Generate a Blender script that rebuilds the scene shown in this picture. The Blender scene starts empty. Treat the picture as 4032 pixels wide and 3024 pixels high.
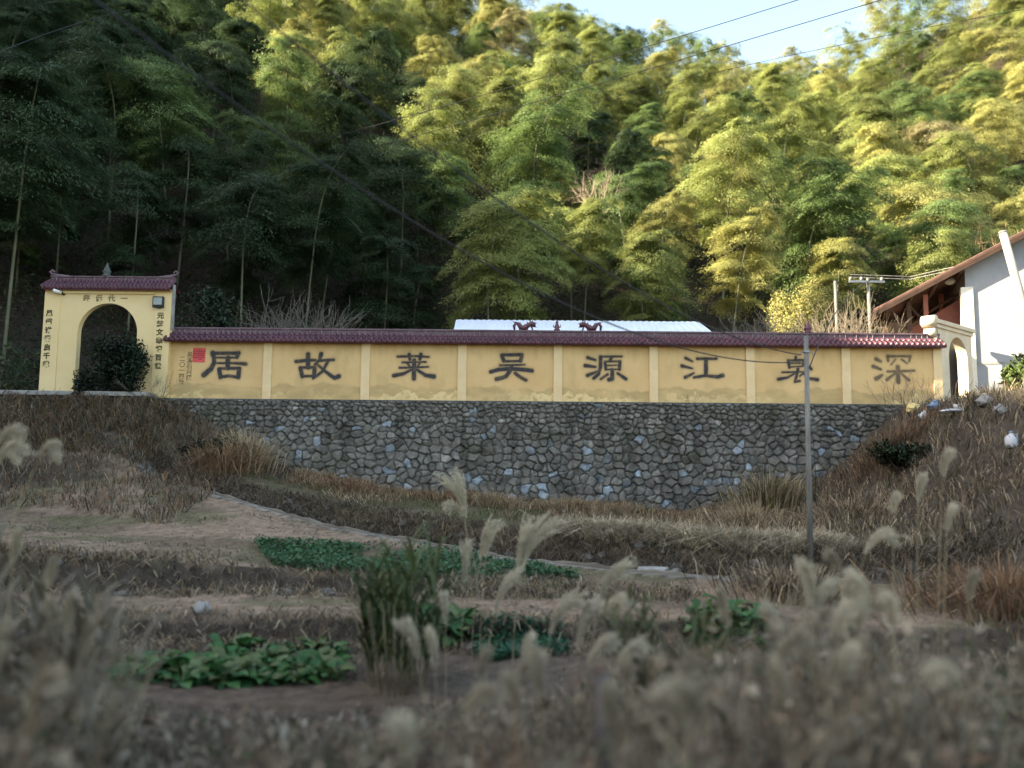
import bpy, math, random
import numpy as np
from mathutils import Vector, Matrix
rad = math.radians
SC = bpy.context.scene
COL = SC.collection
rng = np.random.default_rng(7)
random.seed(7)

# ------------------------------------------------------------------ camera, light, exposure
F, PITCH, ROLL = 804.0, rad(5.7), rad(0.5)
CP = np.array([0.0, 0.0, 3.0])
_r0, _u0, _f0 = np.array([1., 0, 0]), np.array([0, -math.sin(PITCH), math.cos(PITCH)]), np.array([0, math.cos(PITCH), math.sin(PITCH)])
CR = _r0 * math.cos(ROLL) + _u0 * math.sin(ROLL)
CU = _u0 * math.cos(ROLL) - _r0 * math.sin(ROLL)

def at(px, py, Y):
    """world point seen at pixel (px,py) of a 1024x768 picture, at distance Y"""
    d = CR * (px - 512) / F + CU * (384 - py) / F + _f0
    return CP + d * (Y / d[1])

def proj(p):
    q = np.asarray(p, float) - CP
    z = q @ _f0
    z = np.where(np.abs(z) < 1e-6, 1e-6, z)
    return 512 + F * (q @ CR) / z, 384 - F * (q @ CU) / z, z

cam = bpy.data.cameras.new('camera')
cam.sensor_width = 36
cam.lens = F / 1024 * 36
cam.clip_start, cam.clip_end = 0.05, 2000
cam.dof.use_dof = True
cam.dof.focus_distance = 23
cam.dof.aperture_fstop = 0.46
co = bpy.data.objects.new('camera', cam)
COL.objects.link(co)
M = Matrix.Identity(4)
for i in range(3):
    M[i][0], M[i][1], M[i][2], M[i][3] = CR[i], CU[i], -_f0[i], CP[i]
co.matrix_world = M
SC.camera = co

S = np.array([-1.0, -.15, .564]); S /= np.linalg.norm(S)
w = bpy.data.worlds.new('World'); SC.world = w
w.use_nodes = True
nt = w.node_tree
sky = nt.nodes.new('ShaderNodeTexSky')
sky.sky_type = 'NISHITA'; sky.sun_disc = False
sky.sun_elevation = math.asin(S[2]); sky.sun_rotation = math.atan2(S[0], S[1])
sky.air_density = 1.0; sky.dust_density = 1.2; sky.ozone_density = 1.0
bg = nt.nodes['Background']; bg.inputs[1].default_value = 0.15
air = nt.nodes.new('ShaderNodeMix'); air.data_type = 'RGBA'; air.blend_type = 'MULTIPLY'; air.inputs[0].default_value = 1
air.inputs[7].default_value = (1.12, 1.0, .83, 1)
nt.links.new(sky.outputs[0], air.inputs[6]); nt.links.new(air.outputs[2], bg.inputs[0])
sun = bpy.data.lights.new('sun', 'SUN'); sun.energy = 5.0; sun.angle = rad(0.5); sun.color = (1, .88, .64)
so = bpy.data.objects.new('sun', sun); COL.objects.link(so)
so.rotation_euler = Vector(S).to_track_quat('Z', 'Y').to_euler()
so.location = (-30, -20, 60)
vs = SC.view_settings
vs.view_transform = 'Standard'; vs.look = 'None'; vs.gamma = 1; vs.exposure = 2.17
SC.render.engine = 'CYCLES'
cy = SC.cycles
cy.use_denoising = True
cy.max_bounces = 6; cy.diffuse_bounces = 3; cy.glossy_bounces = 2; cy.transmission_bounces = 3; cy.transparent_max_bounces = 8
cy.caustics_reflective = cy.caustics_refractive = False

# ------------------------------------------------------------------ helpers
def tag(o, label=None, cat=None, group=None, kind=None):
    if label: o['label'] = label
    if cat: o['category'] = cat
    if group: o['group'] = group
    if kind: o['kind'] = kind
    return o

def empty(name, loc=(0, 0, 0), rz=0, label=None, cat=None, group=None):
    o = bpy.data.objects.new(name, None); COL.objects.link(o)
    o.location = loc; o.rotation_euler = (0, 0, rz); o.empty_display_size = .3
    return tag(o, label, cat, group)

def link(name, me, mat=None, parent=None, smooth=False, loc=None):
    o = bpy.data.objects.new(name, me); COL.objects.link(o)
    if mat and not me.materials: me.materials.append(mat)
    if parent: o.parent = parent
    if smooth: me.polygons.foreach_set('use_smooth', np.ones(len(me.polygons), bool))
    if loc is not None: o.location = loc
    return o

def np_mesh(name, V, Q, col=None, nrm=None):
    """mesh from (n,3) verts and (m,4) quads with an optional per vertex colour"""
    me = bpy.data.meshes.new(name)
    V = np.ascontiguousarray(V, np.float32); Q = np.ascontiguousarray(Q, np.int32)
    me.vertices.add(len(V)); me.vertices.foreach_set('co', V.ravel())
    k = Q.shape[1]
    me.loops.add(Q.size); me.loops.foreach_set('vertex_index', Q.ravel())
    me.polygons.add(len(Q)); me.polygons.foreach_set('loop_start', np.arange(0, Q.size, k, dtype=np.int32))
    me.update(calc_edges=True)
    if col is not None:
        a = me.color_attributes.new('Col', 'FLOAT_COLOR', 'POINT')
        c = np.ones((len(V), 4), np.float32); c[:, :3] = col
        a.data.foreach_set('color', c.ravel())
    me.validate()
    if nrm is not None:                                    # leaf normals follow the clump they grow on
        me.polygons.foreach_set('use_smooth', np.ones(len(me.polygons), bool))
        a = me.attributes.new('custom_normal', 'FLOAT_VECTOR', 'POINT')
        a.data.foreach_set('vector', np.ascontiguousarray(nrm, np.float32).ravel())
    return me

class MB:
    def __init__(s): s.v, s.f = [], []
    def add(s, vs_, fs):
        n = len(s.v); s.v += [tuple(v) for v in vs_]; s.f += [tuple(i + n for i in f) for f in fs]; return s
    def box(s, x0, x1, y0, y1, z0, z1):
        return s.add([(x0, y0, z0), (x1, y0, z0), (x1, y1, z0), (x0, y1, z0), (x0, y0, z1), (x1, y0, z1), (x1, y1, z1), (x0, y1, z1)],
                     [(3, 2, 1, 0), (4, 5, 6, 7), (0, 1, 5, 4), (1, 2, 6, 5), (2, 3, 7, 6), (3, 0, 4, 7)])
    def prism(s, poly, a, b):
        """poly: list of 3D points (one face); extruded by vector b-a"""
        n = len(poly); d = np.array(b) - np.array(a); P = [np.array(p, float) for p in poly]
        return s.add(P + [p + d for p in P], [tuple(range(n))[::-1], tuple(range(n, 2 * n))] + [(i, (i + 1) % n, n + (i + 1) % n, n + i) for i in range(n)])
    def tube(s, path, r, n=8, cap=True):
        P = [np.array(p, float) for p in path]; m = len(P)
        R = r if hasattr(r, '__len__') else [r] * m
        vs_ = []; up = None
        for i in range(m):
            t = P[min(i + 1, m - 1)] - P[max(i - 1, 0)]; t /= max(np.linalg.norm(t), 1e-9)
            if up is None:
                up = np.array([0, 0, 1.]) if abs(t[2]) < .9 else np.array([1., 0, 0])
            a = np.cross(t, up); a /= max(np.linalg.norm(a), 1e-9); b = np.cross(a, t); up = b
            for k in range(n):
                g = 2 * math.pi * k / n
                vs_.append(P[i] + R[i] * (a * math.cos(g) + b * math.sin(g)))
        fs = [(i * n + k, i * n + (k + 1) % n, (i + 1) * n + (k + 1) % n, (i + 1) * n + k) for i in range(m - 1) for k in range(n)]
        if cap: fs += [tuple(range(n))[::-1], tuple(range((m - 1) * n, m * n))]
        return s.add(vs_, fs)
    def lathe(s, prof, c=(0, 0, 0), n=14):
        vs_ = [(c[0] + r * math.cos(2 * math.pi * k / n), c[1] + r * math.sin(2 * math.pi * k / n), c[2] + z) for r, z in prof for k in range(n)]
        m = len(prof)
        fs = [(i * n + k, i * n + (k + 1) % n, (i + 1) * n + (k + 1) % n, (i + 1) * n + k) for i in range(m - 1) for k in range(n)]
        return s.add(vs_, fs + [tuple(range(n))[::-1], tuple(range((m - 1) * n, m * n))])
    def blob(s, c, rx, ry, rz, seed=0, rough=.25, n=10, m=7):
        r_ = random.Random(seed); vs_ = []
        for i in range(m + 1):
            th = math.pi * i / m
            for k in range(n):
                a = 2 * math.pi * k / n; q = 1 + rough * (r_.random() - .5) * 2 * (0 < i < m)
                vs_.append((c[0] + rx * q * math.sin(th) * math.cos(a), c[1] + ry * q * math.sin(th) * math.sin(a), c[2] + rz * q * math.cos(th)))
        return s.add(vs_, [(i * n + k, (i + 1) * n + k, (i + 1) * n + (k + 1) % n, i * n + (k + 1) % n) for i in range(m) for k in range(n)])
    def build(s, name, mat, parent=None, smooth=False, bevel=0, loc=None):
        me = bpy.data.meshes.new(name); me.from_pydata(s.v, [], s.f); me.update()
        o = link(name, me, mat, parent, smooth, loc)
        if bevel:
            b = o.modifiers.new('bevel', 'BEVEL'); b.width = bevel; b.segments = 2; b.limit_method = 'ANGLE'
        return o

def mat(name, c1, c2=None, rough=.8, scale=3.0, bump=0.0, bscale=None, spec=.3, metal=0.0, detail=6, coords='Object', lo=.35, hi=.65, stretch=None):
    m = bpy.data.materials.new(name); m.use_nodes = True
    t = m.node_tree; p = t.nodes['Principled BSDF']
    p.inputs['Roughness'].default_value = rough; p.inputs['Metallic'].default_value = metal
    p.inputs['Specular IOR Level'].default_value = spec
    tc = t.nodes.new('ShaderNodeTexCoord'); src = tc.outputs[coords]
    if stretch:
        mp = t.nodes.new('ShaderNodeMapping'); mp.inputs['Scale'].default_value = stretch
        t.links.new(src, mp.inputs[0]); src = mp.outputs[0]
    n = t.nodes.new('ShaderNodeTexNoise'); n.inputs['Scale'].default_value = scale; n.inputs['Detail'].default_value = detail
    n.inputs['Roughness'].default_value = .62
    t.links.new(src, n.inputs['Vector'])
    r = t.nodes.new('ShaderNodeValToRGB'); r.color_ramp.elements[0].position = lo; r.color_ramp.elements[1].position = hi
    r.color_ramp.elements[0].color = (*c1, 1); r.color_ramp.elements[1].color = (*(c2 or c1), 1)
    t.links.new(n.outputs[0], r.inputs[0]); t.links.new(r.outputs[0], p.inputs['Base Color'])
    if bump:
        n2 = t.nodes.new('ShaderNodeTexNoise'); n2.inputs['Scale'].default_value = bscale or scale * 6; n2.inputs['Detail'].default_value = 5
        t.links.new(src, n2.inputs['Vector'])
        b = t.nodes.new('ShaderNodeBump'); b.inputs['Strength'].default_value = bump; b.inputs['Distance'].default_value = .03
        t.links.new(n2.outputs[0], b.inputs['Height']); t.links.new(b.outputs[0], p.inputs['Normal'])
    m['ramp'] = r.name
    return m

def leaf_mat(name, use_attr=False, use_obj=False, trans=.35, base=(1, 1, 1), rough=.6, var=.35, vscale=.9):
    m = bpy.data.materials.new(name); m.use_nodes = True
    t = m.node_tree; N = t.nodes; L = t.links
    p = N['Principled BSDF']; p.inputs['Roughness'].default_value = rough; p.inputs['Specular IOR Level'].default_value = .25
    c = None
    if use_attr:
        a = N.new('ShaderNodeAttribute'); a.attribute_name = 'Col'; c = a.outputs['Color']
    if use_obj:
        oi = N.new('ShaderNodeObjectInfo')
        if c is None: c = oi.outputs['Color']
        else:
            mx = N.new('ShaderNodeMix'); mx.data_type = 'RGBA'; mx.blend_type = 'MULTIPLY'; mx.inputs[0].default_value = 1
            L.new(c, mx.inputs[6]); L.new(oi.outputs['Color'], mx.inputs[7]); c = mx.outputs[2]
    if c is None:
        rg = N.new('ShaderNodeRGB'); rg.outputs[0].default_value = (*base, 1); c = rg.outputs[0]
    g = N.new('ShaderNodeNewGeometry'); n = N.new('ShaderNodeTexNoise'); n.inputs['Scale'].default_value = vscale
    L.new(g.outputs['Position'], n.inputs['Vector'])
    mr = N.new('ShaderNodeMapRange'); mr.inputs[1].default_value = .3; mr.inputs[2].default_value = .7
    mr.inputs[3].default_value = 1 - var; mr.inputs[4].default_value = 1 + var
    L.new(n.outputs[0], mr.inputs[0])
    vm = N.new('ShaderNodeVectorMath'); vm.operation = 'SCALE'
    L.new(c, vm.inputs[0]); L.new(mr.outputs[0], vm.inputs['Scale'])
    L.new(vm.outputs[0], p.inputs['Base Color'])
    tr = N.new('ShaderNodeBsdfTranslucent'); L.new(vm.outputs[0], tr.inputs[0])
    ms = N.new('ShaderNodeMixShader'); ms.inputs[0].default_value = trans
    L.new(p.outputs[0], ms.inputs[1]); L.new(tr.outputs[0], ms.inputs[2])
    L.new(ms.outputs[0], N['Material Output'].inputs[0])
    return m

def sstep(a, b, x):
    t = np.clip((np.asarray(x, float) - a) / (b - a), 0, 1); return t * t * (3 - 2 * t)

_P = rng.random((64, 64))
def vnoise(x, y):
    x = np.asarray(x, float); y = np.asarray(y, float)
    xi = np.floor(x).astype(int); yi = np.floor(y).astype(int); fx = x - xi; fy = y - yi
    fx = fx * fx * (3 - 2 * fx); fy = fy * fy * (3 - 2 * fy)
    g = lambda i, j: _P[i % 64, j % 64]
    return (g(xi, yi) * (1 - fx) + g(xi + 1, yi) * fx) * (1 - fy) + (g(xi, yi + 1) * (1 - fx) + g(xi + 1, yi + 1) * fx) * fy
def fbm(x, y, o=4):
    s_ = 0; a = .5
    for k in range(o):
        s_ = s_ + a * (vnoise(x * 2 ** k + 13.7 * k, y * 2 ** k + 5.1 * k) - .5); a *= .5
    return s_

# ------------------------------------------------------------------ terrain
PATH = np.array([(-30, 24.0, 3.2), (-14, 23.0, 2.9), (-9.8, 22, 2.6), (-4.3, 19, 1.53), (0, 16, 1.17), (2.3, 15, 1.06), (4.3, 14.5, 1.0), (9, 14, 1.05), (30, 13.5, 1.3)])
def path_y(x): return np.interp(x, PATH[:, 0], PATH[:, 1])
def path_z(x): return np.interp(x, PATH[:, 0], PATH[:, 2])
def wall_foot(x): return np.interp(x, [-16, -10.5, -9.2, -8.2, -7.2, -6.5, -5.6, -4.4, -2.2, .25, 2.7, 5.5, 7, 8.6, 9.9, 11.4, 12.6, 20], [5.02, 4.7, 4.2, 3.55, 2.95, 2.6, 2.35, 2.2, 1.95, 1.7, 1.5, 1.4, 1.6, 2.2, 3.0, 4.1, 4.85, 4.95])
def strip_front(x): return np.interp(x, [-30, -10, -7, -4.3, 0, 2.3, 5, 9, 30], [3.2, 2.8, 2.35, 2.0, 1.68, 1.62, 1.5, 1.5, 1.8])
def crest(y): return np.interp(y, [12, 40], [-1.2, -5.0]) + (4323 + 337 * 60 + 158 * np.asarray(y, float)) / 556
RIDGE = np.array([(-120, 98), (-80, 86), (-28, 68), (2, 58), (18, 54), (30, 49.5), (38, 50), (47, 56), (64, 66), (90, 76), (140, 87)])

def ground_z(x, y):
    x = np.asarray(x, float); y = np.asarray(y, float)
    py_, pz = path_y(x), path_z(x)
    fade = 1 - sstep(2.0, 6.0, x)
    near = np.interp(y, [-10, 0, 3, 6, 8, 30], [1.55, 1.45, 1.2, .85, .58, .55])
    wob = .25 * (vnoise(x * .45 + 3, x * 0 + 7) - .5) * 2
    s1 = sstep(13.3, 13.55, y + wob); s2 = sstep(10.95, 11.2, y + wob)
    t1 = np.where(x > 4, np.interp(x, [4, 9, 30], [.95, 1.05, 1.3]), np.interp(x, [-14, -8, -4, 0, 4], [1.75, 1.5, 1.25, 1.05, .95]))
    f = near * (1 - s2) + (near + (.88 - near) * 1.0) * s2
    f = f + (t1 - .88) * s1 * sstep(0, 1, s2)
    toward = sstep(-4.0, -.35, y - py_)
    f = np.where(y > 14, f + (pz - .04 - f) * toward * (y > 13.9), f)
    b = sstep(.35, .95, y - py_)
    hs = strip_front(x)
    u = np.clip((y - py_ - .95) / np.maximum(24.85 - py_ - .95, .3), 0, 1)
    strip = hs + (wall_foot(x) - hs) * (np.where(x < -5, u, u ** 1.6))
    f = np.where(y > py_ - .35, pz + (strip - pz) * b, f)
    f = f + .05 * fbm(x * 4.5 + 3, y * 4.5) * (np.abs(y - py_) > .35) + .10 * fbm(x * 1.3, y * 1.3) * (1 - (np.abs(y - py_) < .35)) + .35 * fbm(x * .5 + 9, y * .5) * sstep(7, 10, np.abs(x))
    # bank carrying the gate and its lane
    lf = sstep(-9.4, -10.8, x); lb = 4.72 - np.clip(23.7 - y, 0, 9) * .80 + .25 * fbm(x * .7, y * .7)
    f = f + np.maximum(lb - f, 0) * lf
    # right hand bank
    xb = np.interp(y, [-5, 4, 9, 15, 25], [2.5, 3.6, 6.2, 7.6, 9.0]); k = np.interp(y, [-5, 4, 9, 15, 20, 25], [.7, .9, 2.0, 3.0, 2.9, .2])
    rb = sstep(0, 5, x - xb) * k
    f = np.minimum(f + rb, np.maximum(f, 4.9))
    # platform and hill behind the wall
    yb = np.interp(x, [-22, -15, -5, 12, 16, 40], [29.5, 31, 37, 37, 40, 40])
    R = np.interp(x, RIDGE[:, 0], RIDGE[:, 1])
    q = np.clip((y - yb) / (105 - yb), 0, 1)
    hill = 5.0 + (R - 5) * q + 2.2 * fbm(x * .09, y * .09) * sstep(0, .2, q)
    hill = np.where(y > 105, hill - (y - 105) * .6, hill)
    back = sstep(24.9, 25.3, y)
    plat_left = sstep(-13.6, -14.4, x) * sstep(24.6, 25.2, y)
    z = f * (1 - back) + hill * back
    # hillside on the left that throws the shade
    cz = crest(y)
    t = np.clip((-22 - x) / 38, 0, 1.0)
    lh = 4.6 + (cz - 4.6) * t + 1.5 * fbm(x * .1 + 40, y * .1) * sstep(0, .3, t)
    lh = np.where(x < -60, cz + (x + 60) * .5, lh)
    lh = lh - 3.2 * (1 - sstep(0, .05, t)) * (y < 24)
    z = np.where(x < -19, np.maximum(z, lh * sstep(-19, -24, x) + z * (1 - sstep(-19, -24, x))), z)
    return z

def gz(x, y): return float(ground_z(np.array([x]), np.array([y]))[0])

def axis(segs):
    out = []
    for a, b, st in segs: out.append(np.arange(a, b, st))
    return np.unique(np.round(np.concatenate(out), 4))
gx = axis([(-170, -60, 6), (-60, -20, 2), (-20, -13, .4), (-13, 13, .13), (13, 20, .4), (20, 60, 2), (60, 181, 6)])
gy = axis([(-90, -6, 5), (-6, 2, .8), (2, 9, .16), (9, 26, .11), (26, 42, .5), (42, 120, 1.5), (120, 170, 8)])
X, Yg = np.meshgrid(gx, gy)
Z = ground_z(X, Yg)
nx, ny = len(gx), len(gy)
idx = np.arange(nx * ny).reshape(ny, nx)
Q = np.stack([idx[:-1, :-1], idx[:-1, 1:], idx[1:, 1:], idx[1:, :-1]], -1).reshape(-1, 4)
xf, yf, zf = X.ravel(), Yg.ravel(), Z.ravel()
SOIL, SOIL2 = np.array([.26, .19, .132]), np.array([.125, .095, .07])
DRY, MOSS, LITTER, DARK, CONC = np.array([.115, .09, .06]), np.array([.085, .10, .04]), np.array([.045, .036, .028]), np.array([.068, .055, .043]), np.array([.30, .29, .27])
gc = np.tile(DARK, (len(xf), 1))
def blend(mask, c):
    global gc
    gc = gc * (1 - mask[:, None]) + c * mask[:, None]
pyv = path_y(xf); dyp = yf - pyv
nz = fbm(xf * .8, yf * .8) + .5
slope = np.abs(np.gradient(Z, axis=0) / np.gradient(gy)[:, None]).ravel()
fieldm = sstep(10.8, 11.1, yf) * (dyp < -.3) * sstep(7.5, 5.5, xf) * sstep(-16, -13, xf)
blend(fieldm, SOIL); blend(fieldm * sstep(.45, .6, nz), SOIL * .68); blend(fieldm * sstep(.52, .62, fbm(xf * .5 + 50, yf * 1.2) + .5) * .7, np.array([.12, .115, .06]))
blend(sstep(7.6, 8.4, yf) * (yf <= 10.9) * sstep(6, 4, xf), SOIL2)
blend(sstep(.5, .9, slope) * (yf < 24.5) * (yf > 7), DARK)
stripm = sstep(.3, .9, dyp) * (yf < 25)
blend(stripm, DRY); blend(stripm * sstep(.40, .55, nz) * sstep(1, -1, xf) * sstep(-9, -7, xf) * .35, MOSS)
blend(sstep(6, 9, xf) * (yf < 25), DARK * 1.2)
blend((np.abs(dyp) < .26) * sstep(-13, -10, xf) * sstep(6.5, 5.0, xf) * 1.0, np.array([.23, .215, .19]))
blend(sstep(25, 26, yf) * 1.0, LITTER)
blend((yf > 25.3) * (yf < 30) * (xf > -18) * (xf < 16) * 1.0, np.array([.16, .15, .13]))

def attr_ground_mat():
    m = bpy.data.materials.new('earth'); m.use_nodes = True
    t = m.node_tree; N, L = t.nodes, t.links; p = N['Principled BSDF']; p.inputs['Roughness'].default_value = .95; p.inputs['Specular IOR Level'].default_value = .1
    a = N.new('ShaderNodeAttribute'); a.attribute_name = 'Col'
    g = N.new('ShaderNodeNewGeometry')
    n = N.new('ShaderNodeTexNoise'); n.inputs['Scale'].default_value = 5; n.inputs['Detail'].default_value = 9; n.inputs['Roughness'].default_value = .72
    L.new(g.outputs['Position'], n.inputs['Vector'])
    mr = N.new('ShaderNodeMapRange'); mr.inputs[1].default_value = .3; mr.inputs[2].default_value = .7; mr.inputs[3].default_value = .5; mr.inputs[4].default_value = 1.5
    L.new(n.outputs[0], mr.inputs[0])
    vm = N.new('ShaderNodeVectorMath'); vm.operation = 'SCALE'; L.new(a.outputs['Color'], vm.inputs[0]); L.new(mr.outputs[0], vm.inputs['Scale'])
    L.new(vm.outputs[0], p.inputs['Base Color'])
    b = N.new('ShaderNodeBump'); b.inputs['Strength'].default_value = .9; b.inputs['Distance'].default_value = .06
    L.new(n.outputs[0], b.inputs['Height']); L.new(b.outputs[0], p.inputs['Normal'])
    return m
me = np_mesh('ground', np.stack([xf, yf, zf], 1), Q, gc)
tag(link('ground', me, attr_ground_mat(), None, True), kind='structure')

# ------------------------------------------------------------------ materials
def plaster(name, c, c2, stain, top, base_z):
    """painted plaster with a damp tide line and peeled patches near its foot"""
    m = mat(name, c, c2, rough=.9, scale=1.1, bump=.25, bscale=14, spec=.15, coords='Generated' if 0 else 'Object', lo=.3, hi=.7)
    t = m.node_tree; N, L = t.nodes, t.links; p = N['Principled BSDF']; cur = N[m['ramp']].outputs[0]
    g = N.new('ShaderNodeNewGeometry'); sx = N.new('ShaderNodeSeparateXYZ'); L.new(g.outputs['Position'], sx.inputs[0])
    def noise(sc, det=4, st=None):
        n = N.new('ShaderNodeTexNoise'); n.inputs['Scale'].default_value = sc; n.inputs['Detail'].default_value = det
        mp = N.new('ShaderNodeMapping'); mp.inputs['Scale'].default_value = st or (1, 1, 1)
        L.new(g.outputs['Position'], mp.inputs[0]); L.new(mp.outputs[0], n.inputs['Vector']); return n.outputs[0]
    def math_(op, a, b=None):
        k = N.new('ShaderNodeMath'); k.operation = op
        for i, q in enumerate((a, b)):
            if q is None: continue
            if isinstance(q, (int, float)): k.inputs[i].default_value = q
            else: L.new(q, k.inputs[i])
        return k.outputs[0]
    def rng_(v, a, b, c=0, d=1):
        k = N.new('ShaderNodeMapRange'); k.inputs[1].default_value = a; k.inputs[2].default_value = b; k.inputs[3].default_value = c; k.inputs[4].default_value = d
        L.new(v, k.inputs[0]); return k.outputs[0]
    def mixc(f, a, colr):
        k = N.new('ShaderNodeMix'); k.data_type = 'RGBA'; L.new(f, k.inputs[0]); L.new(a, k.inputs[6]); k.inputs[7].default_value = (*colr, 1); return k.outputs[2]
    h = math_('SUBTRACT', sx.outputs[2], base_z)
    # damp band
    edge = math_('ADD', h, rng_(noise(1.2, 3, (1, 1, .05)), .3, .7, -.16, .16))
    damp = rng_(edge, .46, .40)
    damp = math_('MULTIPLY', damp, rng_(noise(2.5, 4, (.6, 1, 2)), .3, .6, .35, .95))
    cur = mixc(damp, cur, stain)
    # peeled, repainted patches low on the wall
    pe = math_('ADD', h, rng_(noise(3.2, 2), .3, .7, -.24, .24))
    peel = math_('MULTIPLY', rng_(pe, .20, .15), rng_(noise(.35, 1), .42, .55))
    cur = mixc(math_('MULTIPLY', peel, rng_(noise(7, 4), .35, .5, .3, 1)), cur, top)
    # darker towards the top, in long faint runs
    run = math_('MULTIPLY', rng_(math_('ADD', h, rng_(noise(2.2, 4, (1.6, 1, .08)), .3, .7, -.35, .25)), 1.35, 1.85), .35)
    cur = mixc(run, cur, tuple(q * .62 for q in stain))
    cur = mixc(rng_(noise(.8, 5, (1, 1, 1.5)), .50, .66, 0, .6), cur, c2)
    cur = mixc(rng_(noise(1.7, 6, (1, 1, .45)), .54, .70, 0, .5), cur, stain)
    L.new(cur, p.inputs['Base Color'])
    return m

base_z = at(560, 402, 25)[2]
M_YEL = plaster('ochre_plaster', (.63, .41, .185), (.70, .485, .235), (.46, .33, .155), (.74, .56, .28), base_z)
M_PIL = mat('ochre_pilaster_paint', (.70, .515, .28), (.77, .59, .35), rough=.9, scale=2, bump=.2, bscale=15, spec=.15)
M_GATE = mat('pale_yellow_paint', (.72, .545, .27), (.78, .61, .335), rough=.9, scale=.8, bump=.15, bscale=12, spec=.15)
M_TILE = mat('maroon_glazed_tile', (.060, .018, .030), (.120, .040, .058), rough=.42, scale=3, bump=.2, bscale=30, spec=.5)
M_RIDGE = mat('faded_maroon_ridge', (.10, .055, .07), (.16, .105, .12), rough=.6, scale=4, bump=.2, spec=.4)
M_MORTAR = mat('pale_mortar', (.24, .21, .21), (.32, .28, .28), rough=.95, scale=9)
M_WHITE = mat('limewash', (.66, .65, .62), (.78, .77, .74), rough=.9, scale=1.3, bump=.15, spec=.15)
M_GREYC = mat('weathered_concrete', (.22, .21, .195), (.36, .345, .32), rough=.95, scale=4, bump=.4)
M_POLE = mat('pole_concrete', (.13, .125, .115), (.24, .23, .21), rough=.95, scale=2.5, bump=.4, stretch=(6, 6, .7))
M_INK = None
M_BLACK = mat('black_rubber', (.012, .012, .013), (.02, .02, .021), rough=.6)
M_WOOD = mat('dark_timber', (.06, .035, .022), (.11, .06, .04), rough=.8, scale=5, stretch=(1, 1, 8))
M_RED = mat('faded_red_paint', (.36, .13, .10), (.46, .19, .15), rough=.8, scale=3)
M_METAL = mat('grey_metal', (.18, .19, .2), (.28, .29, .3), rough=.45, metal=.5)
M_ROOFM = mat('pale_blue_roof_sheet', (.70, .78, .88), (.80, .86, .93), rough=.35, scale=1.5, spec=.6)
M_RTILE = mat('brown_clay_tile', (.07, .038, .03), (.13, .07, .055), rough=.85, scale=5, bump=.4)
M_GLASS = mat('lamp_glass', (.10, .14, .14), (.16, .2, .2), rough=.1, spec=.6)
M_POSTER = mat('red_paper', (.62, .085, .085), (.70, .12, .11), rough=.8, scale=6)

# ------------------------------------------------------------------ painted characters
def stroke_mesh(strokes, conv, yplane, step=.0125):
    """brush strokes (pixel polylines with widths) -> thin painted sheet with an ink strength per vertex"""
    segs = []
    for pts, w0, w1 in strokes:
        P = [conv(*p) for p in pts]; n = len(P)
        for i in range(n - 1):
            ra = (w0 + (w1 - w0) * i / (n - 1)) / 2; rb_ = (w0 + (w1 - w0) * (i + 1) / (n - 1)) / 2
            segs.append((P[i], P[i + 1], ra * conv.k, rb_ * conv.k))
    A = np.array([[a[0], a[1], b[0], b[1], r, q] for a, b, r, q in segs])
    x0, x1 = A[:, [0, 2]].min() - .12, A[:, [0, 2]].max() + .12
    z0, z1 = A[:, [1, 3]].min() - .12, A[:, [1, 3]].max() + .12
    gx_, gz_ = np.arange(x0, x1, step), np.arange(z0, z1, step)
    XX, ZZ = np.meshgrid(gx_, gz_)
    wx = .012 * fbm(XX * 9, ZZ * 9); wz = .012 * fbm(XX * 9 + 5, ZZ * 9 + 2)
    d = np.full(XX.shape, 9.0)
    for ax, az, bx, bz, r, q in A:
        dx, dz = bx - ax, bz - az; t = np.clip(((XX + wx - ax) * dx + (ZZ + wz - az) * dz) / max(dx * dx + dz * dz, 1e-9), 0, 1)
        d = np.minimum(d, np.hypot(XX + wx - ax - t * dx, ZZ + wz - az - t * dz) - (r + (q - r) * t))
    ink = sstep(.022, -.022, d) * (.80 + .2 * sstep(0, -.05, d)) * (1 + .25 * fbm(XX * 3, ZZ * 3)) + .16 * sstep(.09, 0, d)
    ny_, nx_ = XX.shape; id_ = np.arange(ny_ * nx_).reshape(ny_, nx_)
    Qs = np.stack([id_[:-1, :-1], id_[:-1, 1:], id_[1:, 1:], id_[1:, :-1]], -1).reshape(-1, 4)
    keep = (d.ravel()[Qs].min(1) < .09); Qs = Qs[keep]
    u, inv = np.unique(Qs, return_inverse=True)
    V = np.stack([XX.ravel()[u], np.full(len(u), yplane), ZZ.ravel()[u]], 1)
    c = np.clip(ink.ravel()[u], 0, 1)
    return np_mesh('painted_character', V, inv.reshape(-1, 4), np.stack([c, c, c], 1))

def ink_mat(k1=1.0):
    m = bpy.data.materials.new('weathered_ink'); m.use_nodes = True
    t = m.node_tree; N, L = t.nodes, t.links; p = N['Principled BSDF']; p.inputs['Roughness'].default_value = .85; p.inputs['Specular IOR Level'].default_value = .2
    p.inputs['Base Color'].default_value = (.052, .052, .058, 1)
    a = N.new('ShaderNodeAttribute'); a.attribute_name = 'Col'
    g = N.new('ShaderNodeNewGeometry'); n = N.new('ShaderNodeTexNoise'); n.inputs['Scale'].default_value = 5; n.inputs['Detail'].default_value = 6
    L.new(g.outputs['Position'], n.inputs['Vector'])
    r = N.new('ShaderNodeMapRange'); r.inputs[1].default_value = .3; r.inputs[2].default_value = .7; r.inputs[3].default_value = .66 * k1; r.inputs[4].default_value = k1
    L.new(n.outputs[0], r.inputs[0])
    k = N.new('ShaderNodeMath'); k.operation = 'MULTIPLY'; L.new(a.outputs['Fac'], k.inputs[0]); L.new(r.outputs[0], k.inputs[1])
    L.new(k.outputs[0], p.inputs['Alpha'])
    return m
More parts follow.
